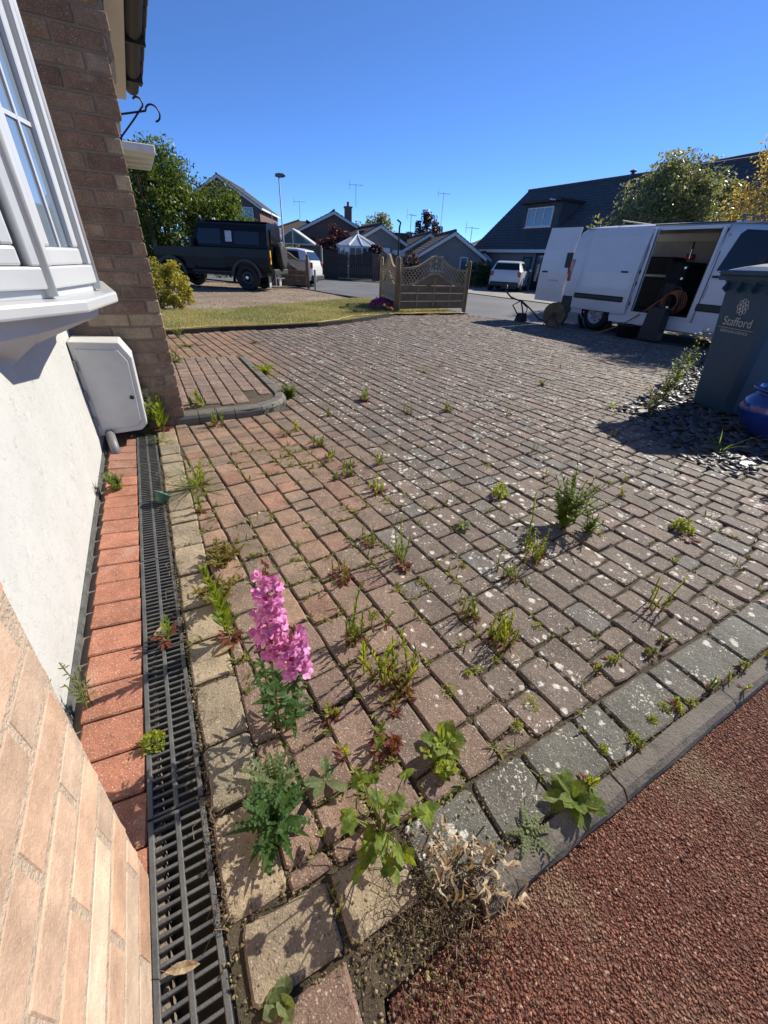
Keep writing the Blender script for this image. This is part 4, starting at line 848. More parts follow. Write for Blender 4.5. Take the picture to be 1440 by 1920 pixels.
def wheel(parent, loc, r, w, rim=M_RIM, side=-1, name='wheel'):
    e = empty(name, loc, 0, parent=parent)
    MB().lathe([(r * .6, -w / 2), (r * .9, -w / 2), (r * .98, -w * .36), (r, -w * .2), (r, w * .2), (r * .98, w * .36), (r * .9, w / 2), (r * .6, w / 2)], 32, axis='y', closed=True).build('tyre', M_TYRE, e, True)
    mb = MB(); mb.lathe([(r * .62, -w * .45), (r * .58, -w * .38), (r * .5, -w * .2 * 1), (r * .22, -w * .22), (r * .2, -w * .34), (.001, -w * .36)], 24, axis='y', cap=False) if side < 0 else mb.lathe([(r * .62, w * .45), (r * .58, w * .38), (r * .5, w * .2), (r * .22, w * .22), (r * .2, w * .34), (.001, w * .36)], 24, axis='y', cap=False)
    mb.build('rim', rim, e, True); mb = MB()
    for k in range(8): a = k * math.pi / 4; mb.lathe([(r * .05, 0), (r * .05, .012)], 8, c=(r * .40 * math.cos(a), side * w * .24 - .006, r * .40 * math.sin(a)), axis='y')
    mb.build('rim_holes', M_TRIM, e); return e
def loft(stations, skip=None):
    """stations: (x, [(y,z)...]) open profiles; skip(i,j) leaves a face out"""
    mb = MB(); n_ = len(stations[0][1])
    for x, pr in stations: mb.v += [(x, y, z) for y, z in pr]
    for i in range(len(stations) - 1):
        for j in range(n_ - 1):
            if skip and skip(i, j): continue
            mb.f.append((i * n_ + j, i * n_ + j + 1, (i + 1) * n_ + j + 1, (i + 1) * n_ + j)); mb.m.append(0)
    return mb

# ---------------------------------------------------------------- white van
van = empty('white_van', P(7.36, 9.70, -.035), FA - R(90), 'white panel van on the road with side and rear doors open', 'van')
def vprof(top, w=.95, rise=0):
    h = [(w - .10, .20), (w - .01, .30), (w, .46), (w + .005, .62), (w + .005, .74), (w, 1.12), (w - .03, 1.45), (w - .08, 1.74), (w - .15, top - .10), (w - .30, top - .03), (w - .55, top - .005), (0, top)]
    return [(-y, z) for y, z in h] + [(y, z) for y, z in h[::-1][1:]]
xs = [(.0, 1.93), (.06, 1.95), (.34, 1.97), (.62, 1.975), (1.32, 1.975), (1.74, 1.975), (2.94, 1.965), (3.02, 1.955), (3.45, 1.93), (3.75, 1.80)]
sts = [(x, vprof(t_)) for x, t_ in xs]
for x, wd, bz, tz in ((3.98, .94, 1.28, 1.62), (4.2, .93, 1.12, 1.38), (4.45, .91, 1.05, 1.12), (4.72, .86, .85, .98), (4.85, .74, .6, .74)):
    k = tz / 1.975; sts.append((x, [(y * wd / .95 * (1 - .0 * i), .2 + (z - .2) * (tz - .2) / 1.775) for i, (y, z) in enumerate(vprof(1.975))]))
def vskip(i, j):
    # hole of the side door (right side = first half of the profile), wheel cut-outs
    if i == 5 and 2 <= j <= 7: return True
    if i == 3 and j in (0, 1, 2) : return True
    if i == 3 and j in (19, 20, 21): return True
    return False
body = loft(sts, vskip).build('body', M_WPAINT, van, smooth=True); body.modifiers.new('edge', 'EDGE_SPLIT').split_angle = R(32)
MB().box((2.3, -.815, 1.915), (1.35, .03, .018)).build('door_rail', M_TRIM, van)
for x in (1.79, 2.885): MB().box((x, -.952, 1.15), (.014, .012, 1.36)).build('door_seal', M_TRIM, van)
MB().box((2.34, -.957, .475), (1.1, .012, .014)).build('door_seal', M_TRIM, van); MB().box((3.0, -.968, .95), (.008, .012, 1.1)).build('door_gap', M_TRIM, van); MB().bbox((3.03, -.962, .9), (.01, .012, .2), .002).build('hinge', M_RIM, van)
# inside of the load bay
mb = MB(); mb.box((1.95, .02, .44), (3.8, 1.76, .03)); mb.build('load_floor', M_DARKI, van)
mb = MB(); mb.box((1.95, .86, 1.1), (3.8, .03, 1.3)); mb.box((1.95, .0, 1.90), (3.8, 1.5, .02)); mb.box((3.0, .0, 1.1), (.03, 1.75, 1.3)); mb.build('lining', M_GREYI, van)
for x in (2.15, 2.5, 2.85): MB().bbox((x, .82, 1.15), (.08, .05, 1.2), .012).build('inner_rib', M_GREYI, van)
MB().bbox((.9, .55, .95), (1.3, .5, 1.0), .03).build('tool_rack', M_DARKI, van); MB().bbox((.9, .28, 1.1), (1.3, .03, .05), .01).build('rack_shelf', M_RIM, van)
MB().bbox((2.3, .835, 1.35), (.6, .02, .4), .008).build('inner_window', M_CGLASS, van)
# frame round the opening
mb = MB(); mb.box((1.765, -.925, 1.15), (.06, .05, 1.4)); mb.box((2.915, -.925, 1.15), (.05, .05, 1.4)); mb.box((2.34, -.93, .455), (1.2, .05, .03)); mb.box((2.34, -.86, 1.85), (1.2, .05, .05)); mb.build('door_frame', M_WPAINT, van)
MB().box((1.62, -.945, 1.2), (.02, .03, .12)).build('latch_plate', M_TRIM, van)
# sliding door, run back along the flank
sd = empty('sliding_door', (0, 0, 0), parent=van)
pr = [(.40, -1.01), (.62, -1.025), (.75, -1.025), (1.12, -1.02), (1.45, -.99), (1.74, -.945), (1.87, -.90)]
mb = MB()
for x in (.33, .40, 1.60, 1.68): mb.v += [(x + (.05 if z > 1.1 and x < .5 else 0), y + (.012 if x in (.33, 1.68) else 0), z) for z, y in pr] 
n_ = len(pr)
for i in range(3):
    for j in range(n_ - 1): mb.f.append((i * n_ + j, i * n_ + j + 1, (i + 1) * n_ + j + 1, (i + 1) * n_ + j)); mb.m.append(0)
o = mb.build('panel', M_WPAINT, sd); so = o.modifiers.new('solid', 'SOLIDIFY'); so.thickness = .045; so.offset = -1
MB().bbox((.98, -1.032, .655), (1.2, .02, .10), .02).build('rubbing_strip', M_TRIM, sd); MB().bbox((1.43, -1.035, 1.14), (.15, .03, .03), .008).build('handle', M_TRIM, sd)
mb = MB(); mb.box((1.70, -.965, 1.05), (.015, .06, 1.1)); mb.build('edge', M_RIM, sd)
for z in (.6, .95, 1.15): MB().bbox((1.712, -.965, z), (.012, .04, .07), .004).build('catch', M_TRIM, sd)
# rear door swung out in line with the flank
rd = empty('rear_door', (-.02, -.90, 0), R(4), parent=van)
mb = MB(); pr = [(.46, .0), (.72, -.012), (1.1, -.01), (1.5, .02), (1.94, .09)]
for x in (-.84, -.80, -.06, -.02): mb.v += [(x, y + (.015 if x in (-.84, -.02) else 0), z) for z, y in pr]
for i in range(3):
    for j in range(4): mb.f.append((i * 5 + j, i * 5 + j + 1, (i + 1) * 5 + j + 1, (i + 1) * 5 + j)); mb.m.append(0)
o = mb.build('panel', M_WPAINT, rd); so = o.modifiers.new('solid', 'SOLIDIFY'); so.thickness = .05; so.offset = -1
MB().bbox((-.68, -.018, 1.07), (.16, .02, .035), .008).build('handle', M_TRIM, rd); MB().bbox((-.1, .01, 1.25), (.16, .03, .42), .01).build('lamp_recess', M_TRIM, rd)
mb = MB()
for k in range(8): mb.box((-.50 + k * .035, -.013, .90), (.024, .004, .03))
mb.build('badge', M_RIM, rd)
# lamps, strips, glass, bumpers, wheels
MB().bbox((.05, -.935, 1.12), (.10, .06, .42), .015).build('tail_lamp', M_REDL, van)
MB().bbox((.16, -.952, .45), (.30, .05, .34), .02).build('rear_bumper_corner', M_TRIM, van); MB().bbox((.0, .0, .38), (.14, 1.8, .22), .03).build('rear_bumper', M_TRIM, van)
MB().bbox((3.5, -.963, .655), (1.05, .02, .12), .015).build('rubbing_strip', M_TRIM, van)
mb = MB(); w = [(3.06, 1.22), (3.16, 1.74), (3.22, 1.80), (3.60, 1.77), (4.02, 1.30), (4.0, 1.22)]; yy = lambda z: -.962 + .03 * min(1, (z - 1.12) / .33) + .052 * max(0, (z - 1.45) / .29)
mb.add([(x, yy(z) - .008, z) for x, z in w], [tuple(range(6))]); mb.build('side_window', M_CGLASS, van)
MB().bbox((3.12, -.966, 1.13), (.16, .03, .035), .008).build('front_door_handle', M_TRIM, van)
mb = MB(); mb.add([(3.46, -.72, 1.90), (3.46, .72, 1.90), (4.44, .80, 1.14), (4.44, -.80, 1.14)], [(0, 1, 2, 3)]); mb.build('windscreen', M_CGLASS, van, loc=(.012, 0, .02))
MB().box((2.3, -.945, .30), (1.9, .03, .12)).build('sill', M_WPAINT, van); MB().box((2.4, 0, .24), (4.4, 1.7, .05)).build('underbody', M_DARKI, van)
MB().bbox((4.83, 0, .42), (.14, 1.7, .34), .05).build('front_bumper', M_TRIM, van)
for y in (-.82, .82):
    wheel(van, (.97, y, .325), .325, .21, M_RIM, -1 if y < 0 else 1); wheel(van, (3.95, y, .325), .325, .21, M_RIM, -1 if y < 0 else 1)
    MB().lathe([(.40, -.06), (.43, -.06), (.43, .06), (.40, .06)], 28, axis='y', closed=True, c=(.97, y * 1.06, .325)).build('wheel_arch', M_DARKI, van)
MB().bbox((4.78, -.66, .82), (.18, .26, .16), .03).build('headlamp', M_CGLASS, van); MB().bbox((4.78, .66, .82), (.18, .26, .16), .03).build('headlamp', M_CGLASS, van); MB().bbox((3.72, -1.08, 1.32), (.1, .2, .24), .03).build('mirror', M_TRIM, van)
M_LAMPG = simple('dull_bar', (.2, .2, .21), .5)
for x in (.75, 2.95):
    mb = MB(); mb.tube([(x, -.62, 2.03), (x, .62, 2.03)], .012, 8); mb.box((x, -.56, 1.985), (.03, .02, .09)); mb.box((x, .56, 1.985), (.03, .02, .09)); mb.build('roof_bar', M_LAMPG, van)
# the gear inside: pump, coil of orange hose, dark tanks
vt = lambda x, y, z=0: tuple(Vector(P(7.36, 9.70, -.035 + z)) + Vector((math.cos(FA - R(90)) * x - math.sin(FA - R(90)) * y, math.sin(FA - R(90)) * x + math.cos(FA - R(90)) * y, 0)))
tk = empty('water_tank', vt(1.98, .1, .455), FA - R(90), 'tall dark water tank with pump in the van doorway', 'tank'); MB().bbox((0, .1, .45), (.38, .9, .9), .05).build('tank', M_DARKI, tk); MB().bbox((.1, -.4, .3), (.22, .25, .5), .03).build('pump', M_TRIM, tk)
for z in (.42, .62, .8): MB().bbox((.2, -.38, z), (.05, .06, .05), .008).build('clip', M_CHROME, tk)
MB().tube([(.18, -.35, .95), (.2, -.4, 1.1), (.12, -.3, 1.22)], .02, 8).build('mast', M_CHROME, tk); MB().bbox((.15, -.3, .98), (.14, .14, .1), .02).build('cap', M_REDL, tk)
cl = empty('hose_coil', vt(2.32, -.55, .455), FA - R(90), 'coil of orange hose on its frame in the van doorway', 'hose reel'); M_ORH = simple('orange_hose', (.55, .16, .05), .5, .2)
mb = MB()
for k in range(5): r = .15 + .014 * k; mb.tube([(r * math.cos(a) + .0, -.12 + .05 * k, .22 + r * math.sin(a)) for a in np.linspace(0, 6.283, 21)], .013, 6, cap=False)
mb.build('coil', M_ORH, cl, True); MB().tube([(-.2, -.16, 0), (-.2, -.16, .42), (-.14, -.16, .48), (.14, -.16, .48), (.2, -.16, .42), (.2, -.16, 0)], .014, 8).build('frame', M_TRIM, cl, True)
a0 = Vector(vt(2.2, -.75, .72)); b0 = Vector(P(5.9, 8.25, -.02)); tag(MB().tube([a0.lerp(b0, k / 10) + Vector((0, 0, -.28 * math.sin(math.pi * k / 10) * .4)) for k in range(11)] + [Vector(P(6.2, 8.1, -.02)), Vector(P(6.6, 8.2, -.02))], .012, 7).build('orange_hose', M_ORH, None, True), 'thin orange hose running down from the van doorway to the ground', 'hose')
bx_ = empty('black_canister', P(4.86, 8.50, -.01), FA - R(88), 'tall black plastic canister standing in front of the van doorway', 'canister'); o = MB().box((0, 0, .29), (.36, .26, .58), taper=.86).build('body', M_BLACKP, bx_); bevel(o, .03, 3); MB().tube([(-.08, 0, .56), (-.06, 0, .62), (.06, 0, .62), (.08, 0, .56)], .014, 8).build('handle', M_BLACKP, bx_, True); MB().lathe([(.03, 0), (.03, .03), (.001, .032)], 12, c=(.11, 0, .58)).build('cap', M_CHROME, bx_)
tb = empty('black_tub', P(5.42, 8.62, -.03), FA, 'low black rubber tub half under the van sill', 'tub'); MB().lathe([(.001, 0), (.17, 0), (.22, .22), (.235, .23), (.225, .235), (.20, .22), (.16, .02), (.001, .02)], 24).build('bowl', M_BLACKP, tb, True); MB().lathe([(.218, .215), (.24, .22), (.24, .24), (.218, .245)], 24, closed=True).build('rim', M_BLACKP, tb, True)
# hose reel on the drive, with black hose and stand
rl = empty('hose_reel', P(6.82, 8.02, -.01), FA - R(70), 'brown round hose reel standing on edge behind the rear wheel of van', 'hose reel'); M_RUST = simple('rusty_drum', (.17, .125, .07), .75, .25, 10, .3)
for y in (-.10, .10): MB().lathe([(.24, -.008), (.245, 0), (.24, .008), (.05, .008), (.05, -.008)], 30, axis='y', closed=True, c=(0, y, .25)).build('side_disc', M_RUST, rl)
MB().lathe([(.17, -.095), (.19, -.05), (.185, .0), (.19, .05), (.17, .095)], 26, axis='y', c=(0, 0, .25)).build('wound_hose', M_RUST, rl, True); MB().lathe([(.045, -.14), (.045, .14)], 12, axis='y', c=(0, 0, .25)).build('hub', M_TRIM, rl); MB().tube([(-.2, -.14, 0), (0, -.14, .25), (.2, -.14, 0)], .012, 6).build('stand', M_TRIM, rl); MB().tube([(-.2, .14, 0), (0, .14, .25), (.2, .14, 0)], .012, 6).build('stand', M_TRIM, rl)
jt = empty('pressure_washer', P(7.72, 7.92, -.015), FA, 'small black machine with loops of hose at the drive edge', 'machine'); bevel(MB().box((0, 0, .1), (.26, .2, .18), taper=.7).build('body', M_BLACKP, jt), .02, 2)
mb = MB(); mb.tube([(-.1, .0, .12), (-.25, .1, .35), (-.05, .05, .45), (.15, -.1, .28), (.3, -.3, .08), (.7, -.6, .01), (1.0, -.6, .01)], .016, 7); mb.tube([(.05, 0, .15), (.1, .2, .42), (-.2, .25, .5), (-.35, .3, .62), (-.33, .32, .75)], .018, 7); mb.build('hose', M_BLACKP, jt, True)
MB().tube([(.05, -.05, .02), (.12, -.02, .3), (.0, .1, .42)], .012, 6).build('handle', M_BLACKP, jt, True)

# ---------------------------------------------------------------- wheelie bins and blue pot
M_BIN = simple('bin_plastic', (.018, .066, .125), .42, .12, 5, .12, 120); M_BIN2 = simple('navy_bin_plastic', (.012, .03, .06), .42, .12, 5, .12, 120); M_PRINT = simple('white_print', (.5, .52, .5), .6, .1)
def text_mesh(txt, size):
    cu = bpy.data.curves.new('lettering', 'FONT'); cu.body = txt; cu.size = size; cu.align_x = 'CENTER'; cu.extrude = .0004
    o = bpy.data.objects.new('lettering', cu); COL.objects.link(o); dg = bpy.context.evaluated_depsgraph_get(); me = bpy.data.meshes.new_from_object(o.evaluated_get(dg)); bpy.data.objects.remove(o); me.materials.clear(); me.materials.append(M_PRINT); return me
def bin_(loc, rz, mat, label, logo):
    e = empty('wheelie_bin', loc, rz, label, 'bin', 'wheelie bins on the slate')
    # local -y is the front; front leans outward towards the rim
    def ring(z, hw, y0, y1, c=.05): return [(-hw + c, y0, z), (hw - c, y0, z), (hw, y0 + c, z), (hw, y1 - c, z), (hw - c, y1, z), (-hw + c, y1, z), (-hw, y1 - c, z), (-hw, y0 + c, z)]
    R_ = [ring(.0, .205, 0, .48), ring(.02, .215, -.005, .49), ring(.5, .245, -.065, .56), ring(.93, .272, -.13, .615), ring(.94, .285, -.15, .625), ring(1.0, .29, -.16, .63)]
    mb = MB(); mb.v = [p for r in R_ for p in r]; mb.f = [tuple(range(7, -1, -1))] + [(i * 8 + j, i * 8 + (j + 1) % 8, (i + 1) * 8 + (j + 1) % 8, (i + 1) * 8 + j) for i in range(5) for j in range(8)]; mb.m = [0] * len(mb.f); o = mb.build('body', mat, e); bevel(o, .012, 2)
    MB().bbox((0, .235, .975), (.61, .82, .045), .012).build('rim', mat, e)
    for k in range(4): MB().box((-.2 + k * .133, -.145, .915), (.014, .05, .07), tilt=('X', R(-30))).build('rim_web', mat, e)
    for sx in (-1, 1):
        for k in range(3): MB().box((sx * .288, .0 + k * .2, .915), (.04, .014, .07)).build('rim_web', mat, e)
    mb = MB(); nn = 9
    for i in range(nn):
        u = i / (nn - 1); y = -.20 + .84 * u; z = 1.005 + .075 * math.sin(math.pi * min(1, u * 1.05)) ** .6
        mb.v += [(-.30, y, 1.0), (-.285, y, z - .02 * (1 if 0 < i < nn - 1 else 0)), (-.12, y, z), (.12, y, z), (.285, y, z - .02 * (1 if 0 < i < nn - 1 else 0)), (.30, y, 1.0)]
    for i in range(nn - 1):
        for j in range(5): mb.f.append((i * 6 + j, i * 6 + j + 1, i * 6 + j + 7, i * 6 + j + 6)); mb.m.append(0)
    mb.f += [tuple(range(6)), tuple(range(len(mb.v) - 1, len(mb.v) - 7, -1))]; mb.m += [0, 0]; lid = mb.build('lid', mat, e, True); lid.data.polygons.foreach_set('use_smooth', [False] * len(lid.data.polygons)); bevel(lid, .012, 2)
    MB().bbox((0, -.205, 1.005), (.5, .05, .03), .01).build('lid_lip', mat, e); MB().tube([(-.2, .66, .97), (-.2, .7, .97), (.2, .7, .97), (.2, .66, .97)], .014, 8).build('handle', mat, e, True)
    for x in (-.2, .2): MB().lathe([(.03, -.02), (.095, -.022), (.1, 0), (.095, .022), (.03, .02)], 20, axis='x', c=(x * 1.2, .5, .1)).build('wheel', M_TYRE, e, True)
    if logo:
        tl = -math.atan2(.125, .93)                       # front face slopes outward
        g = empty('printed_logo', (0, -.0915, .66), parent=e); g.rotation_euler = (R(90) + .135, 0, 0)
        me = text_mesh('Stafford', .088); link('lettering', me, g, (0, -.01, .001)); MB().box((0, -.03, .001), (.34, .003, .001)).build('rule', M_PRINT, g)
        link('small_lettering', text_mesh('BOROUGH COUNCIL', .028), g, (0, -.062, .001)); em = MB()
        for k in range(8): a = k * math.pi / 4; em.tube([(.038 * math.cos(a) + .014 * math.cos(b), .125 + .042 * math.sin(a) + .014 * math.sin(b), .001) for b in np.linspace(0, 6.283, 9)], .0032, 4, cap=False)
        em.tube([(.022 * math.cos(b), .125 + .03 * math.sin(b), .001) for b in np.linspace(0, 6.283, 13)], .003, 4, cap=False); em.box((0, .125, .001), (.012, .034, .001)); em.build('emblem', M_PRINT, g)
    return e
bin_((3.11, 3.91, .0), R(-82), M_BIN, 'dark teal wheelie bin with white printed council crest on the slate', True).scale = (1.04, 1.04, 1.12)
M_GLAZE = NM('blue_glaze'); M_GLAZE.color(M_GLAZE.mix(M_GLAZE.ramp(M_GLAZE.noise(9, 4), .4, .7), (.012, .03, .19), (.02, .05, .28))).rough(.12).set(Coat_Weight=.8); M_GLAZE = M_GLAZE.m
pot = empty('blue_pot', (3.13, 3.17, .0), 0, 'round cobalt blue glazed plant pot in front of the bins', 'pot')
MB().lathe([(.001, .0), (.15, .0), (.17, .015), (.235, .09), (.275, .17), (.28, .22), (.262, .28), (.225, .325), (.215, .335), (.23, .345), (.255, .352), (.258, .37), (.245, .378), (.21, .372), (.195, .34), (.2, .3), (.001, .3)], 40).build('body', M_GLAZE, pot, True); MB().lathe([(.001, .0), (.2, .0), (.001, .012)], 20, c=(0, 0, .3)).build('soil', M_SOIL, pot)
lv = MB()
for k in range(40): lv.leaf((rp.gauss(0, .06), rp.gauss(0, .06), .3), rdir(R(rp.uniform(15, 70))), (0, 0, 1), rp.uniform(.08, .2), .012, 0, .5)
lv.build('leaves', G_GREY, empty('pot_plant', (3.13, 3.17, 0), 0, 'thin trailing grey-green plant growing in the blue pot', 'plant'), normals=False)
for s_, t_, lb in ((.985, 3.42, 'pale broken slate lying at the edge of the bin shadow'), (2.02, 3.86, 'large pale slate at the near corner of the slate bed')):
    tag(MB().prism([(-.06, -.03), (.05, -.035), (.07, .01), (.0, .035), (-.06, .02)], 0, .008).build('loose_slate', simple('pale_slate', (.4, .4, .4), .35), None, loc=P(s_, t_, .004), rot=(.05, 0, FA)), lb, 'slate')

# ---------------------------------------------------------------- black off-road car
dv = empty('black_off_road_car', (-4.30, 16.65, .0), R(178), 'black boxy off-road car with rear spare wheel on the gravel', 'car')
def panel(name, pts, mat, parent=dv, th=.0): 
    mb = MB(); mb.add(pts, [tuple(range(len(pts)))]); return mb.build(name, mat, parent)
lo = [(-.86, .58), (-.885, .70), (-.89, 1.0), (-.885, 1.24), (-.86, 1.28)]; lo = lo + [(-y, z) for y, z in lo[::-1]]
mb = loft([(0, lo), (.05, lo), (2.62, lo)]); mb.f += [tuple(range(10))]; mb.m.append(0); mb.build('body', M_BPAINT, dv)
up = [(-.86, 1.28), (-.80, 1.72), (-.76, 1.90), (-.66, 1.965), (0, 1.99)]; up = up + [(-y, z) for y, z in up[::-1][1:]]
up2 = [(y, z) for y, z in up]; mb = loft([(0.02, up), (2.36, up)]); mb.f += [tuple(range(9)), tuple(range(17, 8, -1))]; mb.m += [0, 0]; mb.build('cab', M_BPAINT, dv)
mb = MB(); mb.add([(2.36, -.76, 1.92), (2.36, .76, 1.92), (2.62, .84, 1.30), (2.62, -.84, 1.30)], [(0, 1, 2, 3)]); mb.build('windscreen', M_CGLASS, dv)
mb = MB(); mb.add([(2.36, -.80, 1.72), (2.36, -.76, 1.90), (2.62, -.86, 1.28), (2.36, -.86, 1.28)], [(0, 1, 2, 3)]); mb.add([(2.36, .80, 1.72), (2.36, .76, 1.90), (2.62, .86, 1.28), (2.36, .86, 1.28)], [(0, 1, 2, 3)]); mb.build('screen_pillar', M_BPAINT, dv)
bo = [(-.80, .75), (-.82, 1.10), (-.78, 1.20), (-.45, 1.25), (0, 1.26)]; bo = bo + [(-y, z) for y, z in bo[::-1][1:]]; bo2 = [(y * .98, z - .05 if z > 1 else z) for y, z in bo]; mb = loft([(2.60, bo), (4.0, bo2)]); mb.f.append(tuple(range(9, 18))); mb.m.append(0); mb.build('bonnet', M_BPAINT, dv)
# the car heads to -X, so the side towards us is its left: local +y
def dside(name, pts, mat, off=.012, sy=1): 
    yz = lambda z: (.89 if z < 1.24 else .86 - (z - 1.28) * .136) + off
    panel(name, [(x, sy * yz(z), z) for x, z in pts], mat)
for sy in (1, -1):
    dside('rear_side_window', [(.28, 1.36), (1.12, 1.36), (1.12, 1.72), (.28, 1.72)], M_CGLASS, sy=sy); dside('door_window', [(1.58, 1.34), (2.42, 1.34), (2.30, 1.76), (1.58, 1.76)], M_CGLASS, sy=sy)
    dside('small_window', [(1.20, 1.42), (1.42, 1.42), (1.42, 1.72), (1.20, 1.72)], M_RIM if sy > 0 else M_CGLASS, sy=sy)
    dside('door_panel', [(1.52, .66), (2.50, .66), (2.50, 1.22), (1.52, 1.22)], M_BPAINT, .008, sy); MB().bbox((1.68, sy * .905, 1.12), (.14, .03, .03), .006).build('door_handle', M_TRIM, dv)
    for x, nm in ((.80, 0), (3.42, 1)):
        mb = MB(); a = [R(180 - 12 * k) for k in range(16)]; prf = [(x + .53 * math.cos(q_), .42 + .53 * math.sin(q_)) for q_ in a] + [(x + .43 * math.cos(q_), .42 + .45 * math.sin(q_)) for q_ in a[::-1]]; y0 = sy * .84; mb.extr(prf, y0, y0 + sy * .12, 'y'); mb.build('arch_flare', M_TRIM, dv)
        wheel(dv, (x, sy * .80, .40), .40, .26, M_DRIM, sy); mb = MB(); mb.lathe([(.05, 0), (.05, .03), (.001, .035)], 12, axis='y', c=(x, sy * .91, .40)); mb.build('hub_cap', M_CHROME, dv)
    mb = MB(); mb.extr([(2.92, .95), (3.95, .95), (3.98, 1.17), (2.6, 1.24), (2.6, .6), (2.9, .6)], sy * .84, sy * .87, 'y'); mb.build('front_wing', M_BPAINT, dv); MB().bbox((1.95, sy * .86, .55), (1.5, .12, .06), .015).build('side_step', M_TRIM, dv); MB().bbox((-.02, sy * .78, .98), (.04, .09, .12), .01).build('tail_lamp', M_REDL, dv)
    MB().bbox((.10, sy * .62, .30), (.02, .24, .36), .006).build('mud_flap', M_RIM, dv); MB().bbox((2.52, sy * 1.02, 1.38), (.08, .2, .26), .02).build('mirror', M_TRIM, dv)
MB().bbox((-.10, .0, .60), (.14, 1.7, .16), .02).build('rear_bumper', M_TRIM, dv); MB().bbox((4.06, 0, .66), (.14, 1.6, .2), .02).build('front_bumper', M_TRIM, dv); MB().box((2.0, 0, .5), (3.6, 1.2, .12)).build('chassis', M_TRIM, dv)
mb = MB(); mb.lathe([(.25, -.12), (.36, -.12), (.40, -.08), (.41, 0), (.40, .09), (.34, .12), (.001, .12)], 32, axis='x', c=(-.17, -.10, 1.08)); mb.build('spare_wheel', M_TYRE, dv, True)
mb = MB(); mb.add([(-.004, -.5, 1.40), (-.004, .5, 1.40), (-.0, .48, 1.82), (-.0, -.48, 1.82)], [(0, 1, 2, 3)]); mb.build('rear_window', M_CGLASS, dv, loc=(-.012, 0, 0)); MB().bbox((-.012, .70, 1.02), (.02, .10, .40), .005).build('number_plate', M_YPL, dv)
mb = MB(); mb.tube([(-.06, -.78, 1.0), (-.06, -.72, 1.98)], .014, 6); mb.tube([(-.06, -.52, 1.0), (-.06, -.48, 1.98)], .014, 6); [mb.tube([(-.06, -.77 + .015 * k, 1.1 + .2 * k), (-.06, -.5, 1.1 + .2 * k)], .011, 6) for k in range(5)]; mb.build('rear_ladder', M_RIM, dv)
for y in (-.5, .5): MB().lathe([(.001, 0), (.07, 0), (.085, .05), (.08, .07)], 14, axis='x', c=(2.3, y, 2.05)).build('roof_lamp', M_TRIM, dv, True)
MB().box((1.15, 0, 2.0), (2.2, 1.3, .02)).build('roof_skin', M_BPAINT, dv); MB().bbox((-.18, .3, .42), (.3, .05, .05), .01).build('tow_bar', M_CHROME, dv)
for y in (.25, .62): MB().box((-.12, y, .33), (.02, .04, .5)).build('step_bracket', M_CHROME, dv)

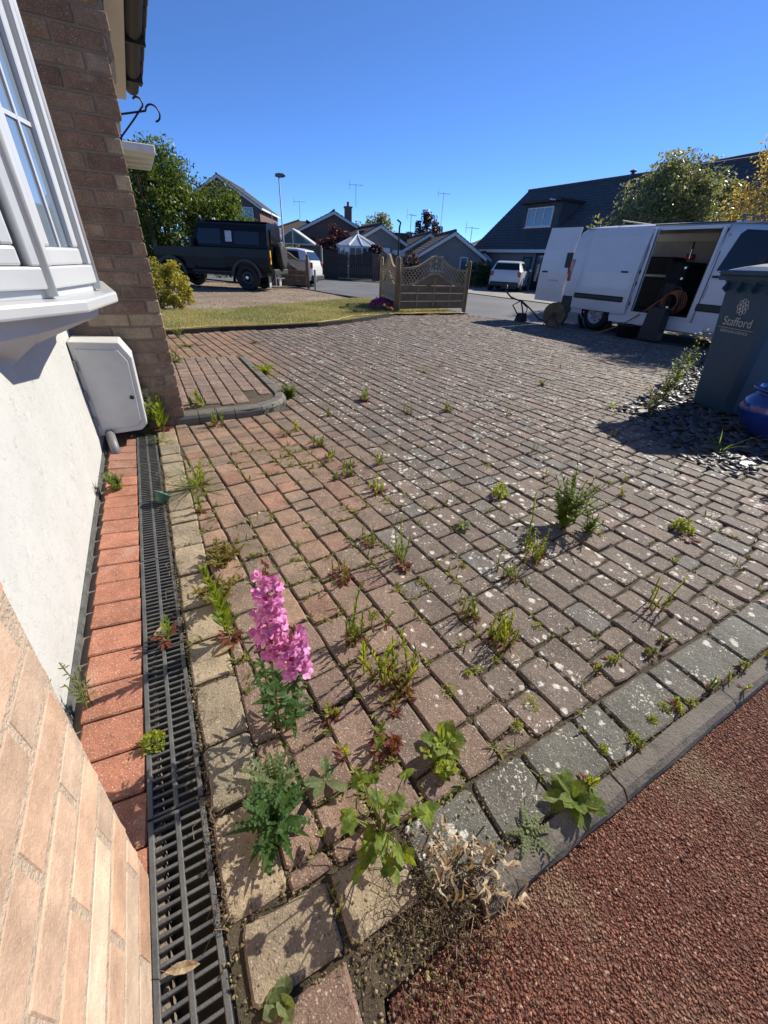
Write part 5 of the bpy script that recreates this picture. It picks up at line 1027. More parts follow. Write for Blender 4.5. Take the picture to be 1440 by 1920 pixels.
# ---------------------------------------------------------------- small cars further off
def hatch(name, label, loc, rz, L, Wd, H, paint, plate=True):
    e = empty(name, loc, rz, label, 'car'); k, w, h = L / 3.82, Wd / 1.73, H / 1.41
    S = [(0, .38, .70, .74, .70, .62), (.08, .25, .90, .96, .80, .70), (.32, .2, .95, 1.33, .86, .60), (.7, .19, .96, 1.40, .865, .61), (1.6, .19, .95, 1.41, .865, .62), (2.15, .19, .95, 1.36, .865, .61), (2.75, .19, .94, .98, .86, .72), (3.45, .22, .86, .90, .83, .68), (3.78, .34, .62, .68, .70, .58)]
    def pr(zb, zs, zt, hw, ht): a = [(-hw * .92, zb), (-hw, zb + .12), (-hw, (zb + zs) / 2), (-hw * .985, zs), (-ht, zt - .03), (-ht * .85, zt)]; a = [(y * w, z * h) for y, z in a]; return a + [(-y, z) for y, z in a[::-1]]
    mb = loft([(s[0] * k, pr(*s[1:])) for s in S]); mb.f += [tuple(range(12)), tuple(range(len(mb.v) - 1, len(mb.v) - 13, -1))]; mb.m += [0, 0]; o = mb.build('body', paint, e, True); o.modifiers.new('edge', 'EDGE_SPLIT').split_angle = R(28)
    for sy in (-1, 1):
        q = lambda x, u: (x * k, sy * (.865 * (1 - u) + .615 * u + .012) * w, (.97 + (1.37 - .97) * u) * h)
        mb = MB(); mb.add([q(.5, .05), q(1.35, .05), q(1.35, .86), q(.62, .84)], [(0, 1, 2, 3)]); mb.build('rear_side_window', M_CGLASS, e); mb = MB(); mb.add([q(1.42, .05), q(2.55, .05), q(2.05, .84), q(1.42, .88)], [(0, 1, 2, 3)]); mb.build('door_window', M_CGLASS, e)
        MB().bbox((.05 * k, sy * .70 * w, .80 * h), (.10, .16, .24), .03).build('tail_lamp', M_REDL, e); MB().bbox((2.35 * k, sy * .97 * w, 1.0 * h), (.1, .18, .14), .03).build('mirror', paint, e)
        for x in (.62, 3.08): wheel(e, (x * k, sy * .76 * w, .31), .31, .2, M_DRIM if L > 3.85 else M_RIM, sy); MB().lathe([(.33, -.05), (.37, -.05), (.37, .05), (.33, .05)], 24, axis='y', closed=True, c=(x * k, sy * .83 * w, .31)).build('wheel_arch', M_TRIM, e)
        MB().bbox((3.66 * k, sy * .58 * w, .70 * h), (.14, .2, .16), .04).build('headlamp', M_CGLASS, e)
    mb = MB(); mb.add([(.09 * k, -.66 * w, .99 * h), (.09 * k, .66 * w, .99 * h), (.30 * k, .57 * w, 1.28 * h), (.30 * k, -.57 * w, 1.28 * h)], [(0, 1, 2, 3)]); mb.build('rear_window', M_CGLASS, e, loc=(-.014, 0, .008)); mb = MB(); mb.add([(2.18 * k, -.56 * w, 1.34 * h), (2.18 * k, .56 * w, 1.34 * h), (2.72 * k, .66 * w, 1.0 * h), (2.72 * k, -.66 * w, 1.0 * h)], [(0, 1, 2, 3)]); mb.build('windscreen', M_CGLASS, e, loc=(.014, 0, .012))
    MB().bbox((.0, 0, .34 * h), (.16, 1.5 * w, .22), .04).build('rear_bumper', M_TRIM, e); MB().bbox((3.78 * k, 0, .34 * h), (.14, 1.4 * w, .22), .04).build('front_bumper', M_TRIM, e)
    if plate:
        pl = MB().bbox((.035, 0, .73 * h), (.02, .52, .11), .004).build('number_plate', M_YPL, e); mb = MB(); [mb.box((.0245, -.2 + .06 * j + (.03 if j > 3 else 0), .73 * h), (.002, .035, .07)) for j in range(7)]; mb.build('plate_characters', M_TRIM, pl)
    return e
M_SILV = simple('silver_white_paint', (.58, .6, .63), .3, .03, 3, coat=.6)
hatch('white_hatchback', 'small white hatchback with yellow plate in front of the dark-roofed house', (5.75, 24.4, -.02), FA + R(38), 3.82, 1.73, 1.41, M_SILV)
hatch('white_car', 'white car tail showing behind the far lattice fence panel', (-3.55, 20.9, -.03), R(172), 4.0, 1.75, 1.45, M_WPAINT, False)

# ---------------------------------------------------------------- lattice-top fence panels
M_WOOD = simple('weathered_fence_wood', (.16, .105, .062), .85, .25, 5, .4, 60, c2=(.24, .165, .1)); M_WOODL = simple('sunlit_fence_wood', (.42, .32, .19), .8, .2, 5, .3, 60)  # paler copy of the fence wood: sunlight on lattice, rails, rear panel painted in
def fence(name, label, loc, rz, Lw, mat, rail, lowz=.1):
    e = empty(name, loc, rz, label, 'fence', 'fence panels with arched lattice top'); topf = lambda u: .98 + .27 * math.exp(-((u - .5) / .2) ** 2); archf = lambda u: .62 + .27 * math.exp(-((u - .5) / .22) ** 2)
    z = lowz; k = 0
    while z < .86:
        for a in range(1):
            us = [u / 14 for u in range(15) if archf(u / 14) > z + .05]; u0, u1 = min(us), max(us); h = .165
            if z + h > .62:  # shortened under the arch
                pts = [(u0 * Lw, z)] + [(u1 * Lw, z)] + [(u * Lw, min(z + h, archf(u) - .01)) for u in np.linspace(u1, u0, 9)]
            else: pts = [(0.03, z), (Lw - .03, z), (Lw - .03, z + h), (.03, z + h)]
            mb = MB(); mb.extr(pts, -.008 - .004 * (k % 2), .008 - .004 * (k % 2), 'y'); mb.build('slat', mat, e)
        z += .172; k += 1
    for f_, nm, w_ in ((topf, 'top_rail', .045), (archf, 'arch_rail', .035)):
        mb = MB(); N_ = 24; 
        for i in range(N_ + 1): u = i / N_; mb.v += [(u * Lw, -.022, f_(u) - w_), (u * Lw, -.022, f_(u)), (u * Lw, .022, f_(u)), (u * Lw, .022, f_(u) - w_)]
        for i in range(N_):
            for j in range(4): mb.f.append((i * 4 + j, i * 4 + (j + 1) % 4, i * 4 + 4 + (j + 1) % 4, i * 4 + 4 + j)); mb.m.append(0)
        mb.build(nm, rail, e)
    for sg in (1, -1):
        x = -1.2
        while x < Lw + 1.2:
            seg_ = []
            for i in range(60):
                px = x + sg * i * .02; pz = .5 + i * .02; u = px / Lw
                if 0.01 < u < .99 and archf(u) - .02 < pz < topf(u) - .02: seg_.append((px, pz))
            if len(seg_) > 2:
                a_, b_ = seg_[0], seg_[-1]; L_ = math.hypot(b_[0] - a_[0], b_[1] - a_[1]); MB().box((0, 0, 0), (L_, .008, .022)).build('lattice_strip', rail, e, loc=((a_[0] + b_[0]) / 2, .006 * sg, (a_[1] + b_[1]) / 2), rot=(0, -math.atan2(b_[1] - a_[1], b_[0] - a_[0]), 0))
            x += .105
    for x, w_ in ((.02, .04), (Lw - .02, .04)): MB().box((x, 0, .55), (w_, .04, .95)).build('side_rail', rail, e)
    for u in (.25, .5, .75): MB().box((u * Lw, -.02, .46), (.03, .015, .62)).build('batten', rail, e)
    MB().box((Lw / 2, -.02, .46), (Lw, .02, .03)).build('mid_rail', rail, e)
    for x in (-.05, Lw + .05):
        mb = MB(); mb.lathe([(.052, -.1), (.052, 1.14), (.045, 1.17), (.02, 1.185), (.001, 1.187)], 12, c=(x, 0, 0)); mb.build('post', mat, e, True)
    return e
fa = math.atan2(12.18 - 10.9, 2.0 - .04)
fence('lattice_fence', 'dark weathered fence panel with arched lattice top at end of the drive', (.10, 10.95, 0), fa, 2.1, M_WOOD, M_WOODL)
fence('lattice_fence', 'pale fence panel with lattice seen edge-on behind the dark weathered one', (.02, 11.1, 0), R(103), 1.83, M_WOODL, M_WOODL)
fence('lattice_fence', 'fence panel with lattice top between the black car and the road', (-5.25, 18.9, 0), R(-9), 1.65, M_WOOD, M_WOODL)
tag(MB().bbox((0, 0, .3), (.09, .06, .75), .01).build('bollard', simple('white_post', (.55, .55, .52), .6), None, loc=(-3.30, 18.7, 0)), 'short white post beside the far lattice fence panel', 'post')
# purple flowering cushion by the fence
pf = empty('purple_flower_cushion', (-.32, 11.3, .04), 0, 'low purple-magenta flowering cushion plant beside the fence', 'plant'); mb = MB(); lv = MB()
for k in range(1500):
    a, u = rp.uniform(0, 6.28), math.sqrt(rp.random()); x, y = .34 * u * math.cos(a), .3 * u * math.sin(a); z = .24 * math.sqrt(max(0, 1 - u * u)) * rp.uniform(.85, 1.05) + .03 * math.sin(x * 30) * math.sin(y * 27)
    (mb if rp.random() < .85 else lv).leaf((x, y, z), rdir(R(rp.uniform(0, 80))), (0, 0, 1), .035, .03, 0, .1)
mb.build('flowers', plantmat('magenta_petal', (.62, .06, .38), (.36, .04, .26), .35, 30, (1.2, 1.1, 1.2)), pf, normals=False); lv.build('leaves', G_DARK, pf, normals=False)
# ================================================================== houses and street behind
def wallmat(name, c, c2, rows=13.3):
    n = NM(name); br_ = n.n.new('ShaderNodeTexBrick'); tc = n.n.new('ShaderNodeTexCoord'); mp = n.n.new('ShaderNodeMapping'); mp.inputs['Rotation'].default_value = (R(90), 0, 0); n.l.new(tc.outputs['Object'], mp.inputs[0]); n.l.new(mp.outputs[0], br_.inputs['Vector'])
    br_.inputs['Color1'].default_value = (*c, 1); br_.inputs['Color2'].default_value = (*c2, 1); br_.inputs['Mortar'].default_value = (.25, .22, .19, 1); br_.inputs['Scale'].default_value = 1; br_.inputs['Brick Width'].default_value = .225; br_.inputs['Row Height'].default_value = .075; br_.inputs['Mortar Size'].default_value = .006
    n.color(br_.outputs[0]).rough(.9); return n.m
M_HBRICK = wallmat('house_brick', (.16, .075, .055), (.12, .06, .045)); M_HGREY = simple('grey_render', (.24, .235, .225), .9, .1, 3); M_HCREAM = simple('cream_render', (.5, .47, .4), .9, .1, 3)
M_RBROWN = simple('brown_roof_tile', (.085, .062, .052), .85, .2, 4, .3); M_RDARK = simple('slate_grey_roof_tile', (.075, .078, .088), .75, .2, 4, .3); M_WTRIM = simple('white_trim', (.7, .7, .69), .5, .05); M_WPANE = NM('far_window_glass').color((.10, .13, .16)).rough(.06).set(Specular_IOR_Level=.9, Coat_Weight=.8).m; M_DTRIM = simple('dark_bargeboard', (.025, .025, .028), .6)
def window(e, c, w, h, axis='y', out=-1, panes=2, frame=M_WTRIM):
    """window in a wall facing out along axis; c is the middle on the wall face"""
    wd = empty('window', c, 0 if axis == 'y' else R(90), parent=e); s_ = out if axis == 'y' else -out
    mb = MB(); f_ = .06
    for x in np.linspace(-w / 2 + f_ / 2, w / 2 - f_ / 2, panes + 1): mb.box((x, s_ * .02, 0), (f_, .06, h))
    for z in (-h / 2 + f_ / 2, h / 2 - f_ / 2): mb.box((0, s_ * .021, z), (w, .056, f_))
    mb.build('frame', frame, wd)
    for k in range(panes): ww = (w - f_) / panes; MB().box((-w / 2 + f_ / 2 + ww * (k + .5), s_ * .012, 0), (ww - f_ * .9, .02, h - 2 * f_)).build('pane', M_WPANE, wd)
    MB().box((0, s_ * .05, -h / 2 - .03), (w + .1, .12, .05)).build('sill', frame, wd)
def gable_house(name, label, loc, rz, w, d, ze, zr, wall, tile, barge=M_WTRIM, courses=14, ov=.3, cat='house', group=None):
    """gable faces local -y, ridge runs along y; origin at the left front corner"""
    e = empty(name, loc, rz, label, cat, group); mb = MB(); mb.extr([(0, -.2), (w, -.2), (w, ze), (w / 2, zr), (0, ze)], 0, d, 'y'); mb.build('wall', wall, e)
    rf = empty('roof', parent=e); L = math.hypot(w / 2, zr - ze); sl = math.atan2(zr - ze, w / 2); n_ = courses; tot = L + ov * 1.0
    for sg in (-1, 1):
        for k in range(n_):
            a = -ov + tot * (k + .5) / n_; x = a * math.cos(sl); z = ze + a * math.sin(sl) + .09; xx = x if sg < 0 else w - x
            MB().box((0, 0, 0), (tot / n_ + .05, d + 2 * ov * .7, .05)).build('tile_course', tile, rf, loc=(xx, d / 2, z), rot=(0, (-sl + .085) if sg < 0 else (sl - .085), 0))
        for y in (-ov * .7, d + ov * .7): 
            mb = MB(); q = lambda a, dz: (a * math.cos(sl) if sg < 0 else w - a * math.cos(sl), ze + a * math.sin(sl) + dz); mb.extr([q(-ov, .06), q(L, .06), q(L, -.13), q(-ov, -.13)], y - .02, y + .02, 'y'); mb.build('bargeboard', barge, rf)
        MB().box(((-ov * math.cos(sl)) if sg < 0 else w + ov * math.cos(sl), d / 2, ze - ov * math.sin(sl) + .0), (.06, d + .3, .16)).build('fascia', barge, rf)
    MB().tube([(w / 2, -ov * .7, zr + .12), (w / 2, d + ov * .7, zr + .12)], .09, 8).build('ridge', tile, rf); return e
def chimney(e, x, y, z0, z1, w=.55):
    c = empty('chimney', (x, y, 0), parent=e); MB().box((0, 0, (z0 + z1) / 2), (w, w, z1 - z0)).build('stack', M_HBRICK, c); MB().box((0, 0, z1), (w + .12, w + .12, .1)).build('cap', M_HBRICK, c); MB().lathe([(.12, 0), (.1, .3), (.12, .32)], 12, c=(0, 0, z1 + .05)).build('chimney_pot', simple('pot_clay', (.3, .12, .07), .8), c)
def aerial(loc, h, label, rz=0):
    e = empty('television_aerial', loc, rz, label, 'aerial'); M_ = M_RIM; MB().tube([(0, 0, 0), (0, 0, h)], .022, 6).build('mast', M_, e); MB().tube([(-.55, 0, h - .06), (.6, 0, h - .06)], .016, 6).build('boom', M_, e)
    for k in range(9): MB().tube([(-.35 + k * .11, -.16, h - .06), (-.35 + k * .11, .16, h - .06)], .008, 4).build('element', M_, e)
    MB().tube([(-.5, 0, h - .35), (-.5, 0, h + .25)], .014, 5).build('reflector', M_, e)
    return e
# dark-roofed chalet house on the right
rh = gable_house('chalet_house', 'grey chalet house with big dark tiled roof and dormer behind the van', P(9.0, 21.1, -.02), FA, 8.0, 16.9, 2.2, 5.5, M_HGREY, M_RDARK, M_WTRIM, 22, .35)
dm = empty('dormer', (0, 0, 0), parent=rh); MB().box((2.0, 12.55, 3.7), (2.2, 2.9, 1.4)).build('dormer_wall', M_RDARK, dm); MB().box((1.75, 12.55, 4.45), (2.5, 3.2, .12)).build('dormer_roof', M_DTRIM, dm); MB().box((.55, 11.3, 4.42), (.9, .06, .06)).build('dormer_bar', M_WTRIM, dm)
window(rh, (.885, 12.6, 3.72), 2.0, .95, 'x', -1, 3); window(rh, (-.01, 12.0, 1.2), .7, 1.0, 'x', -1, 1, M_DTRIM)
window(rh, (-.01, 9.6, 1.4), 2.0, 1.2, 'x', -1, 3); window(rh, (-.01, 5.0, 1.4), 2.0, 1.2, 'x', -1, 3)
dr = empty('door', (-.02, 10.9, 1.02), parent=rh); MB().bbox((0, 0, 0), (.06, .95, 2.05), .01).build('leaf', M_DTRIM, dr); MB().box((-.035, 0, .1), (.02, .55, 1.3)).build('pane', M_WPANE, dr)
fl = empty('flue', (4.0, 9.5, 5.5), parent=rh); MB().lathe([(.09, 0), (.09, .3)], 10).build('pipe', M_DTRIM, fl); MB().lathe([(.18, .3), (.18, .34), (.001, .42)], 10).build('cowl', M_DTRIM, fl)
# far-right house behind the tree
fr = gable_house('gable_house', 'house gable with dark tiles behind the trees at the right', (17.0, 25.2, 0), R(20), 6.5, 8, 5.2, 6.7, M_HCREAM, M_RDARK, M_WTRIM, 12); window(fr, (1.6, -.01, 4.4), 1.4, 1.1)
# houses to the left and in the middle
lh = gable_house('brick_gable_house', 'two-storey brick house with white cladding behind the tree and black car', (-19.3, 44.0, 0), R(4), 6.7, 9, 4.75, 6.75, M_HBRICK, M_RDARK, M_WTRIM, 12)
MB().box((3.5, -.03, 3.9), (5.0, .05, 1.2)).build('white_cladding', M_WTRIM, lh); window(lh, (5.2, -.06, 4.15), 1.9, 1.05); window(lh, (2.0, -.06, 4.15), 1.6, 1.05); window(lh, (4.6, -.01, 1.5), 2.2, 1.3)
def hip_house(name, label, loc, rz, w, d, ze, zr, wall, tile):
    e = empty(name, loc, rz, label, 'house'); MB().box((w / 2, d / 2, ze / 2 - .1), (w, d, ze + .2)).build('wall', wall, e); a = .4; mb = MB(); mb.add([(-a, -a, ze), (w + a, -a, ze), (w + a, d + a, ze), (-a, d + a, ze), (w / 2 - .4, d / 2, zr), (w / 2 + .4, d / 2, zr)], [(0, 1, 5, 4), (1, 2, 5), (2, 3, 4, 5), (3, 0, 4)]); mb.build('roof', tile, e); window(e, (w * .3, -.01, 1.4), 1.6, 1.2); window(e, (w * .7, -.01, 1.4), 1.6, 1.2)
    mb = MB(); mb.tube([(-a, -a, ze), (w / 2 - .4, d / 2, zr + .05)], .1, 5); mb.tube([(w + a, -a, ze), (w / 2 + .4, d / 2, zr + .05)], .1, 5); mb.build('hip_tiles', tile, e); MB().box((w / 2, -a, ze - .05), (w + 2 * a, .06, .14)).build('fascia', M_WTRIM, e); return e
hip_house('hipped_house', 'brown hipped-roof house far behind the street lamp', (-13.4, 49, 0), 0, 6.4, 6, 3.0, 4.35, M_HBRICK, M_RBROWN)
mh = gable_house('gabled_house', 'brown brick gabled house with chimney behind the glass conservatories', (-8.3, 38.5, 0), R(14), 6.4, 10, 2.75, 4.2, M_HBRICK, M_RBROWN, M_WTRIM, 10)
chimney(mh, 4.6, 1.8, 3.0, 4.75); MB().box((1.6, -.8, 2.4), (2.6, 1.6, .1)).build('lean_roof', M_RBROWN, mh); window(mh, (3.6, -.01, 1.5), 2.0, 1.2)
sb = gable_house('bungalow', 'long low brown-roofed bungalow behind the glass conservatory', (-3.6, 33.2, 0), R(20), 5.0, 9.5, 1.9, 3.15, M_HGREY, M_RBROWN, M_WTRIM, 10); window(sb, (3.8, -.01, 1.2), 1.0, .9)
sb2 = gable_house('bungalow', 'low brown-roofed bungalow range with white eaves behind the lattice fence', (.6, 34.5, 0), R(8), 3.4, 8, 1.9, 2.85, M_HGREY, M_RBROWN, M_WTRIM, 10)
MB().box((-1.6, 1.4, 2.35), (3.4, 2.6, 1.0)).build('link_roof', M_RBROWN, sb2); MB().box((-1.6, .06, 1.62), (3.2, .08, .36)).build('white_fascia', M_WTRIM, sb2)
pc = empty('porch', (-1.9, -.0, 0), parent=sb2); MB().extr([(-.75, 0), (-.62, 0)] + [(.62 * math.cos(a) * -1, 1.35 + .4 * math.sin(a)) for a in [R(18 * k) for k in range(11)]] + [(.62, 0), (.75, 0), (.75, 1.9), (-.75, 1.9)], -.25, -.1, 'y').build('arch', M_WTRIM, pc)
gb = gable_house('gable_bungalow', 'grey rendered bungalow gable with white verges behind the dark lattice fence', (1.55, 29.6, 0), R(7), 3.9, 9, 1.62, 2.72, M_HGREY, M_RBROWN, M_WTRIM, 10); window(gb, (2.75, -.01, 1.15), .5, .75, panes=1); window(gb, (1.0, -.01, 1.1), .8, .8)
g3 = gable_house('small_gable', 'low white-edged gable between grey bungalow and dark-roofed house', (4.5, 31.5, 0), R(7), 2.6, 7, 1.0, 1.75, M_HGREY, M_RBROWN, M_WTRIM, 8)
hip_house('far_house', 'pale far-off house with solar-grey roof left of the dark-roofed house', (7.0, 47, 0), R(6), 6.0, 6, 2.6, 3.55, M_HCREAM, M_RDARK)
aerial((-9.8, 48.6, 4.3), 1.4, 'thin television aerial on the brown hipped roof'); aerial((-3.55, 40.6, 4.75), 1.45, 'television aerial on the brick chimney behind the conservatories'); aerial((3.65, 42.0, 3.2), 2.9, 'tall television aerial with long mast beside the copper tree', R(20)); aerial((.95, 37.5, 2.9), 1.3, 'small television aerial above the long low bungalow roof', R(50)); aerial((5.0, 33.0, 2.3), 1.0, 'small television aerial right of the grey bungalow gable', R(30))
# conservatories
M_CONS = NM('conservatory_roof'); M_CONS.color((.32, .38, .42)).rough(.12).set(Coat_Weight=.6); M_CONS = M_CONS.m
ca = empty('conservatory', (-8.1, 31.5, 0), R(4), 'glass conservatory with pitched glazed roof behind the concrete fence', 'conservatory', 'glass conservatories'); MB().box((1.5, 1.5, .9), (3.0, 3.0, 1.8)).build('wall', M_HBRICK, ca)
for sg, nm in ((0, 1), (1, 1)):
    mb = MB(); x0, x1 = (-.1, 1.2) if sg == 0 else (2.6, 1.2); mb.add([(x0, -.1, 1.8), (x0, 3.1, 1.8), (x1, 3.1, 2.6), (x1, -.1, 2.6)], [(0, 1, 2, 3)]); mb.build('glass_roof', M_CONS, ca); mb = MB()
    for k in range(6): y = -.1 + 3.2 * k / 5; mb.tube([(x0, y, 1.82), (x1, y, 2.62)], .035, 5)
    mb.build('roof_bars', M_WTRIM, ca)
mb = MB(); mb.add([(-.1, -.1, 1.8), (2.6, -.1, 1.8), (1.2, -.1, 2.6)], [(0, 1, 2)]); mb.build('gable_glass', M_WPANE, ca); mb = MB(); [mb.tube(q, .045, 5) for q in ([(-.1, -.12, 1.8), (1.2, -.12, 2.6), (2.6, -.12, 1.8)], [(-.1, -.12, 1.8), (2.6, -.12, 1.8)], [(.6, -.12, 1.8), (.6, -.12, 2.2)], [(1.2, -.12, 1.8), (1.2, -.12, 2.55)], [(1.2, -.1, 2.62), (1.2, 3.1, 2.62)])]; mb.build('frame', M_WTRIM, ca)
cb = empty('conservatory', (-2.6, 30.9, 0), 0, 'white conservatory with fan-shaped faceted roof behind the black gates', 'conservatory', 'glass conservatories'); pg = [(1.3 * math.cos(a), -1.2 * math.sin(a)) for a in [R(36 * k) for k in range(6)]]
MB().prism(pg + [(-1.3, 1.4), (1.3, 1.4)], 0, .75).build('base_wall', M_WTRIM, cb)
for i in range(5):
    a_, b_ = Vector(pg[i]), Vector(pg[i + 1]); m_ = (a_ + b_) / 2; L_ = (b_ - a_).length; ang = math.atan2(b_.y - a_.y, b_.x - a_.x); MB().box((0, 0, 0), (L_ - .08, .03, .95)).build('pane', M_WPANE, cb, loc=(m_.x, m_.y, 1.25), rot=(0, 0, ang)); MB().box((0, 0, 0), (L_, .07, .12)).build('eaves_beam', M_WTRIM, cb, loc=(m_.x, m_.y, 1.78), rot=(0, 0, ang)); MB().box((a_.x, a_.y, 1.25), (.09, .09, 1.0)).build('post', M_WTRIM, cb); MB().box((0, 0, 0), (.05, .05, .95)).build('mullion', M_WTRIM, cb, loc=(m_.x, m_.y, 1.25), rot=(0, 0, ang))
    mb = MB(); mb.add([(a_.x * 1.08, a_.y * 1.08, 1.83), (b_.x * 1.08, b_.y * 1.08, 1.83), (0, .2, 2.45)], [(0, 1, 2)]); mb.build('glass_roof', M_CONS, cb); MB().tube([(a_.x * 1.08, a_.y * 1.08, 1.85), (0, .2, 2.48)], .045, 5).build('roof_bar', M_WTRIM, cb)
MB().tube([(-1.4, 0.0, 1.85), (0, .2, 2.48)], .045, 5).build('roof_bar', M_WTRIM, cb); MB().lathe([(.1, 2.42), (.06, 2.6), (.001, 2.72)], 8, c=(0, .2, 0)).build('finial', M_WTRIM, cb)
# boundary: concrete panel fence, black gates, brick pillars
M_CONC = simple('grey_fence_panel', (.13, .12, .11), .9, .2, 3, .3); cf = empty('panel_fence', (-9.6, 29.4, 0), R(-3), 'tall grey panel fence between white car and black gates', 'fence')
for k in range(3):
    for j in range(5): MB().bbox((k * 1.66 + .8, 0, .17 + j * .3), (1.56, .04, .29), .008).build('panel', M_CONC, cf)
    MB().box((k * 1.66 + 1.62, 0, .8), (.1, .1, 1.62)).build('post', M_HCREAM if k == 2 else M_CONC, cf)
gt = empty('black_gates', (-4.55, 29.15, 0), R(-2), 'pair of black wooden driveway gates with barred curved tops', 'gate'); M_GATE = simple('black_gate_paint', (.012, .013, .016), .5, .2)
for g_, x0 in enumerate((0.0, 1.6)):
    lf = empty('gate_leaf', (x0, 0, 0), parent=gt)
    for k in range(11): u = (k + .5) / 11 if g_ == 0 else 1 - (k + .5) / 11; h = 1.25 + .28 * (1 - u) ** 2; MB().box((.07 + k * .134, 0, h / 2 + .08), (.122, .035, h)).build('board', M_GATE, lf)
    for z in (.25, .8, 1.15): MB().box((.78, .03, z), (1.5, .04, .12)).build('ledge', M_GATE, lf)
    for k in range(10): MB().box((.15 + k * .14, .0, 1.42), (.035, .03, .3)).build('bar', M_GATE, lf)
for x, lb in ((-1.30, 'dark brick pillar with red flowers at the right of the black gates'), (-.15, 'second dark brick wall pillar right of the black gates')):
    pl = empty('brick_pillar', (x, 29.1, 0), 0, lb, 'pillar'); MB().box((0, 0, .68), (.42, .42, 1.36)).build('shaft', M_HBRICK, pl); MB().box((0, 0, 1.4), (.52, .52, .08)).build('cap', M_HBRICK, pl)
bw = empty('side_gate', (-1.05, 29.2, 0), 0, 'black panel between the two brick pillars by the gates', 'gate'); [MB().box((k * .13, 0, .65), (.12, .03, 1.3)).build('board', M_GATE, bw) for k in range(6)]
# street lamp and flag
lp = empty('street_lamp', (-6.95, 29.0, 0), 0, 'slim grey street lamp post rising behind the black car', 'street lamp'); M_LAMP = simple('galvanised', (.13, .14, .15), .5, .1, metal=.2)
MB().tube([(0, 0, 0), (0, 0, 1.2), (0, 0, 1.25), (.02, 0, 4.9)], [.07, .07, .04, .03], 10).build('post', M_LAMP, lp, True); o = MB().lathe([(.001, -.32), (.07, -.3), (.11, -.1), (.1, .15), (.04, .28), (.001, .3)], 12, axis='x', c=(.12, 0, 4.95)).build('lantern', M_LAMP, lp, True)
fg = empty('flag', (-4.75, 18.3, 0), R(10), 'small red white and blue crossed flag on a thin pole behind the spare wheel', 'flag'); MB().tube([(0, 0, 1.0), (0, 0, 2.45)], .012, 6).build('pole', M_RIM, fg)
M_FB, M_FW, M_FR = simple('flag_blue', (.015, .03, .18), .8, .05), simple('flag_white', (.65, .65, .66), .8, .05), simple('flag_red', (.5, .02, .035), .8, .05); mb = MB(); A_, B_ = 30, 18
for i in range(A_ + 1):
    for j in range(B_ + 1): u, w_ = i / A_, j / B_; mb.v.append((.04 + .28 * u, .05 * math.sin(u * 7), 2.2 - .32 * w_ - .30 * u))
for i in range(A_):
    for j in range(B_):
        u, w_ = (i + .5) / A_ * 2 - 1, (j + .5) / B_ * 2 - 1; d1, d2 = abs(u - w_), abs(u + w_); c_ = 0
        if min(d1, d2) < .22: c_ = 1
        if min(d1, d2) < .08: c_ = 2
        if abs(u) < .2 or abs(w_) < .3: c_ = 1
        if abs(u) < .1 or abs(w_) < .16: c_ = 2
        b_ = i * (B_ + 1) + j; mb.f.append((b_, b_ + 1, b_ + B_ + 2, b_ + B_ + 1)); mb.m.append(c_)
mb.build('cloth', [M_FB, M_FW, M_FR], fg, normals=False)
tag(MB().tube([(.0, 0, 0), (0, 0, 1.75), (.02, 0, 1.85), (-.06, 0, 1.9)], .02, 8).build('shepherd_hook', M_IRON, None, loc=(.03, 11.25, 0)), 'thin black garden pole standing behind the lattice fence', 'pole')

# ================================================================== trees and shrubs
def leaf_cloud(name, parent, cl, n_, size, mat, seed, aspect=.6, droop=0.0):
    """cl: array of clump centres and radii"""
    g = np.random.default_rng(seed); k = g.integers(0, len(cl), n_); c = cl[k, :3] + np.clip(g.normal(0, 1, (n_, 3)), -1.35, 1.35) * cl[k, 3:4] * .55; c[:, 2] -= droop * g.random(n_) ** 2
    nrm = g.normal(0, 1, (n_, 3)) + np.array([0, 0, .5]); nrm /= np.linalg.norm(nrm, axis=1)[:, None]; a = np.cross(nrm, g.normal(0, 1, (n_, 3))); a /= np.linalg.norm(a, axis=1)[:, None]; b = np.cross(nrm, a); s_ = size * g.uniform(.6, 1.3, n_)[:, None]
    v = np.stack([c - a * s_, c - b * s_ * aspect, c + a * s_, c + b * s_ * aspect], 1).reshape(-1, 3); f = np.arange(4 * n_).reshape(-1, 4)
    return link(name, np_mesh(name, v, f, [mat], np.repeat(np.clip(g.random(n_) * .6 + .4 * g.random(len(cl))[k], 0, 1), 4)), parent)
def tree(name, label, loc, h, cr, base, n_, size, mat, seed, clumps=70, aspect=.6, bark=G_BROWN, cat='tree', droop=0, shape=1.0, group=None, stems=1, crad=.3):
    e = empty(name, loc, 0, label, cat, group); g = np.random.default_rng(seed); C_ = []; mb = MB(); cz = (h + base) / 2; hz = (h - base) / 2
    for _ in range(clumps):
        d = g.normal(0, 1, 3); d /= np.linalg.norm(d); r = g.uniform(.35, 1) ** .6; z = d[2] * r; k = 1 - .35 * max(0, z) * shape; C_.append((d[0] * r * cr[0] * k, d[1] * r * cr[1] * k, cz + z * hz, g.uniform(.6, 1.35) * min(cr[0], hz) * crad))
    C_ = np.array(C_); top = (g.normal(0, .1), g.normal(0, .1), cz)
    mb.tube([(0, 0, -.1), (.03, .02, base * .5 + .2), top], [.035 * h * .6, .028 * h * .6, .012 * h * .6], 8); mb.build('trunk', bark, e, True); mb = MB()
    for c in C_[::2]: m_ = np.array(top) * .35 + c[:3] * .25 + np.array([0, 0, base * .3]); mb.tube([(top[0] * .4, top[1] * .4, base * .6 + .1), tuple(m_), tuple(c[:3])], [.014 * h * .5, .008 * h * .5, .003 * h], 5)
    mb.build('limbs', bark, e); o = leaf_cloud('crown', e, C_, n_, size, mat, seed + 1, aspect, droop); return e
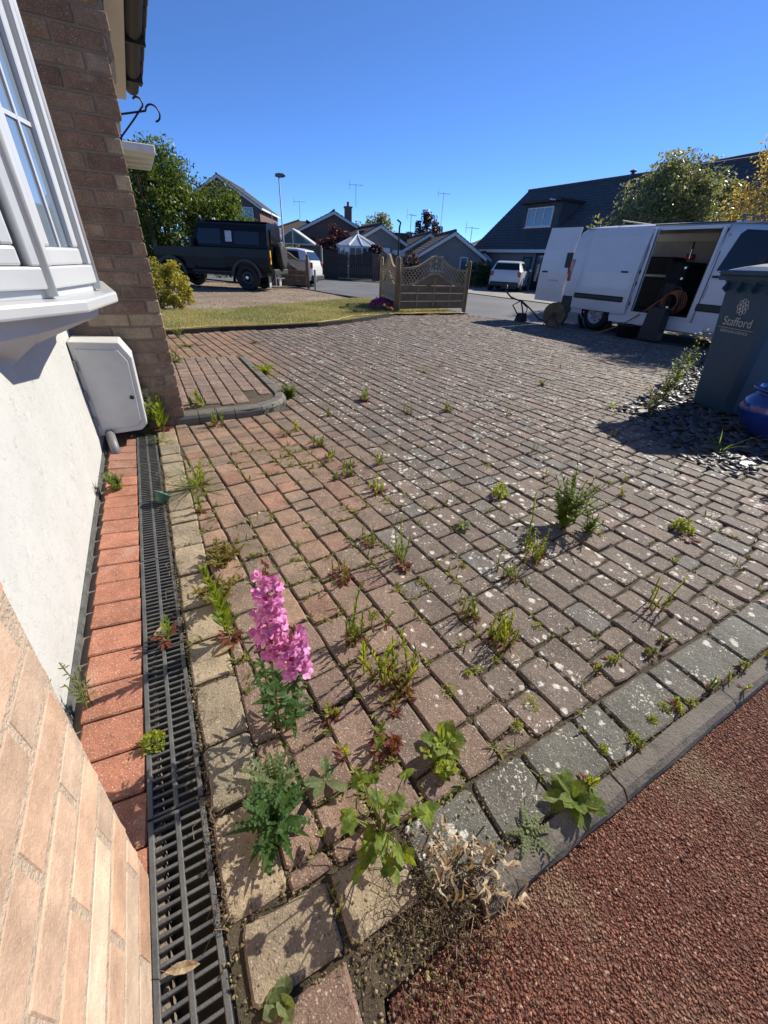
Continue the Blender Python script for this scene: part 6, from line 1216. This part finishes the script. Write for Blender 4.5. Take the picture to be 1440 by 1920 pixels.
M_L1 = leafmat('cherry_leaves', (.03, .065, .012), (.12, .19, .035), .4); M_L2 = leafmat('pittosporum_leaves', (.06, .09, .055), (.24, .31, .19), .45); M_L3 = leafmat('golden_conifer', (.2, .19, .06), (.46, .4, .15), .5); M_L4 = leafmat('purple_leaves', (.035, .014, .022), (.09, .035, .05), .3); M_L5 = leafmat('pale_green_leaves', (.14, .19, .06), (.26, .32, .12), .4); M_L6 = leafmat('copper_leaves', (.028, .022, .022), (.08, .05, .05), .3); M_L7 = leafmat('yellow_shrub_leaves', (.16, .19, .03), (.36, .36, .07), .4); M_L8 = leafmat('hedge_leaves', (.03, .05, .015), (.08, .11, .03), .3)
tree('cherry_tree', 'leafy green tree behind the black car beside the brick corner', (-9.9, 20.3, 0), 4.35, (2.7, 2.0), .2, 26000, .07, M_L1, 31, 110, .5, crad=.27)
tree('cherry_tree', 'lower green tree spreading right behind the black car roof', (-7.6, 21.4, 0), 3.35, (1.75, 1.5), .3, 13000, .065, M_L1, 33, 60, .5, crad=.27)
tree('cherry_tree', 'tall slender green tree top beside the door canopy', (-9.6, 18.6, 0), 4.35, (.9, .9), 2.0, 5000, .06, M_L1, 35, 30, .5, crad=.3)
tree('yellow_shrub', 'yellow-green shrub at the lawn edge beside the brick corner', (-4.85, 9.6, .0), 1.04, (.46, .4), -.1, 5200, .03, M_L7, 37, 60, .55, cat='shrub', crad=.26)
tree('evergreen_tree', 'dusky green rounded tree behind the white van', (7.65, 14.6, 0), 3.8, (1.6, 1.3), .6, 26000, .05, M_L2, 39, 90, .5, crad=.24)
tree('evergreen_tree', 'lighter green tree growing close behind the van roof bar', (9.5, 15.6, 0), 3.8, (1.1, 1.1), .6, 9000, .055, M_L2, 41, 46, .5, crad=.26)
tree('golden_conifer', 'golden yellow drooping conifer at the right edge', (9.15, 10.9, 0), 5.9, (1.8, 1.4), .6, 42000, .05, M_L3, 43, 120, .35, cat='tree', droop=.3, crad=.2)
tree('purple_tree', 'purple-leaved tree between the two conservatories', (-4.05, 33.6, 0), 3.0, (1.5, 1.0), .8, 6000, .07, M_L4, 45, 44, .6, crad=.26)
tree('pale_tree', 'pale green tree behind the brick chimney', (-2.0, 50, 0), 5.1, (1.9, 1.5), 1.5, 3600, .12, M_L5, 47, 36, .5, crad=.28); tree('pale_tree', 'thin pale green tree next to the brick chimney', (-4.3, 49, 0), 4.9, (1.2, 1.0), 1.5, 1200, .1, M_L5, 48, 20, .5, crad=.26)
tree('copper_tree', 'dark copper tree behind the low bungalow roofs', (2.6, 45, 0), 4.9, (1.75, 1.3), 1.5, 6000, .1, M_L6, 49, 44, .55, crad=.26)
for i, (x, y, h, w, lb, m_) in enumerate(((-9.2, 30.3, 2.0, 1.2, 'pale shrub above the grey panel fence by the lamp post', M_L5), (-6.6, 30.6, 1.75, .8, 'bright green shrub above the grey panel fence', M_L5), (-1.35, 29.3, 1.95, .45, 'reddish shrub on top of the brick pillar by the gates', M_L4), (.9, 28.6, 1.7, .6, 'dark shrub with pale blooms left of the grey bungalow gable', M_L6), (4.6, 27.6, 1.25, .9, 'dark hedge between the lattice fence and the white hatchback', M_L8), (5.7, 29.2, 1.2, 1.0, 'dark hedge left of the white hatchback', M_L8), (-13.0, 24, 2.6, 2.4, 'dark hedge at the left behind the green trees', M_L8), (10.6, 13.3, 2.5, 1.2, 'dark purple-brown shrub between van and golden conifer', M_L6))):
    tree('shrub', lb, (x, y, 0), h, (w, w * .7), .0 if i not in (2,) else 1.35, 2600, .05, m_, 60 + i, 30, .6, cat='shrub', crad=.3)
# hedges and trees that close the horizon behind the houses
for i, (x, y, w, h) in enumerate(((-34, 52, 12, 5), (-2, 62, 9, 3.2), (11, 60, 8, 3.0), (24, 48, 9, 6), (33, 30, 8, 6), (-24, 34, 6, 5))):
    tree('distant_trees', ('row of distant trees beyond the left house', 'distant hedge behind the low bungalows', 'distant hedge behind the far pale house', 'distant trees behind the dark-roofed house', 'distant trees at the far right', 'trees beyond the green tree on the left')[i], (x, y, 0), h, (w, 3), .2, 3500, .22, M_L8, 80 + i, 46, .6, crad=.4)
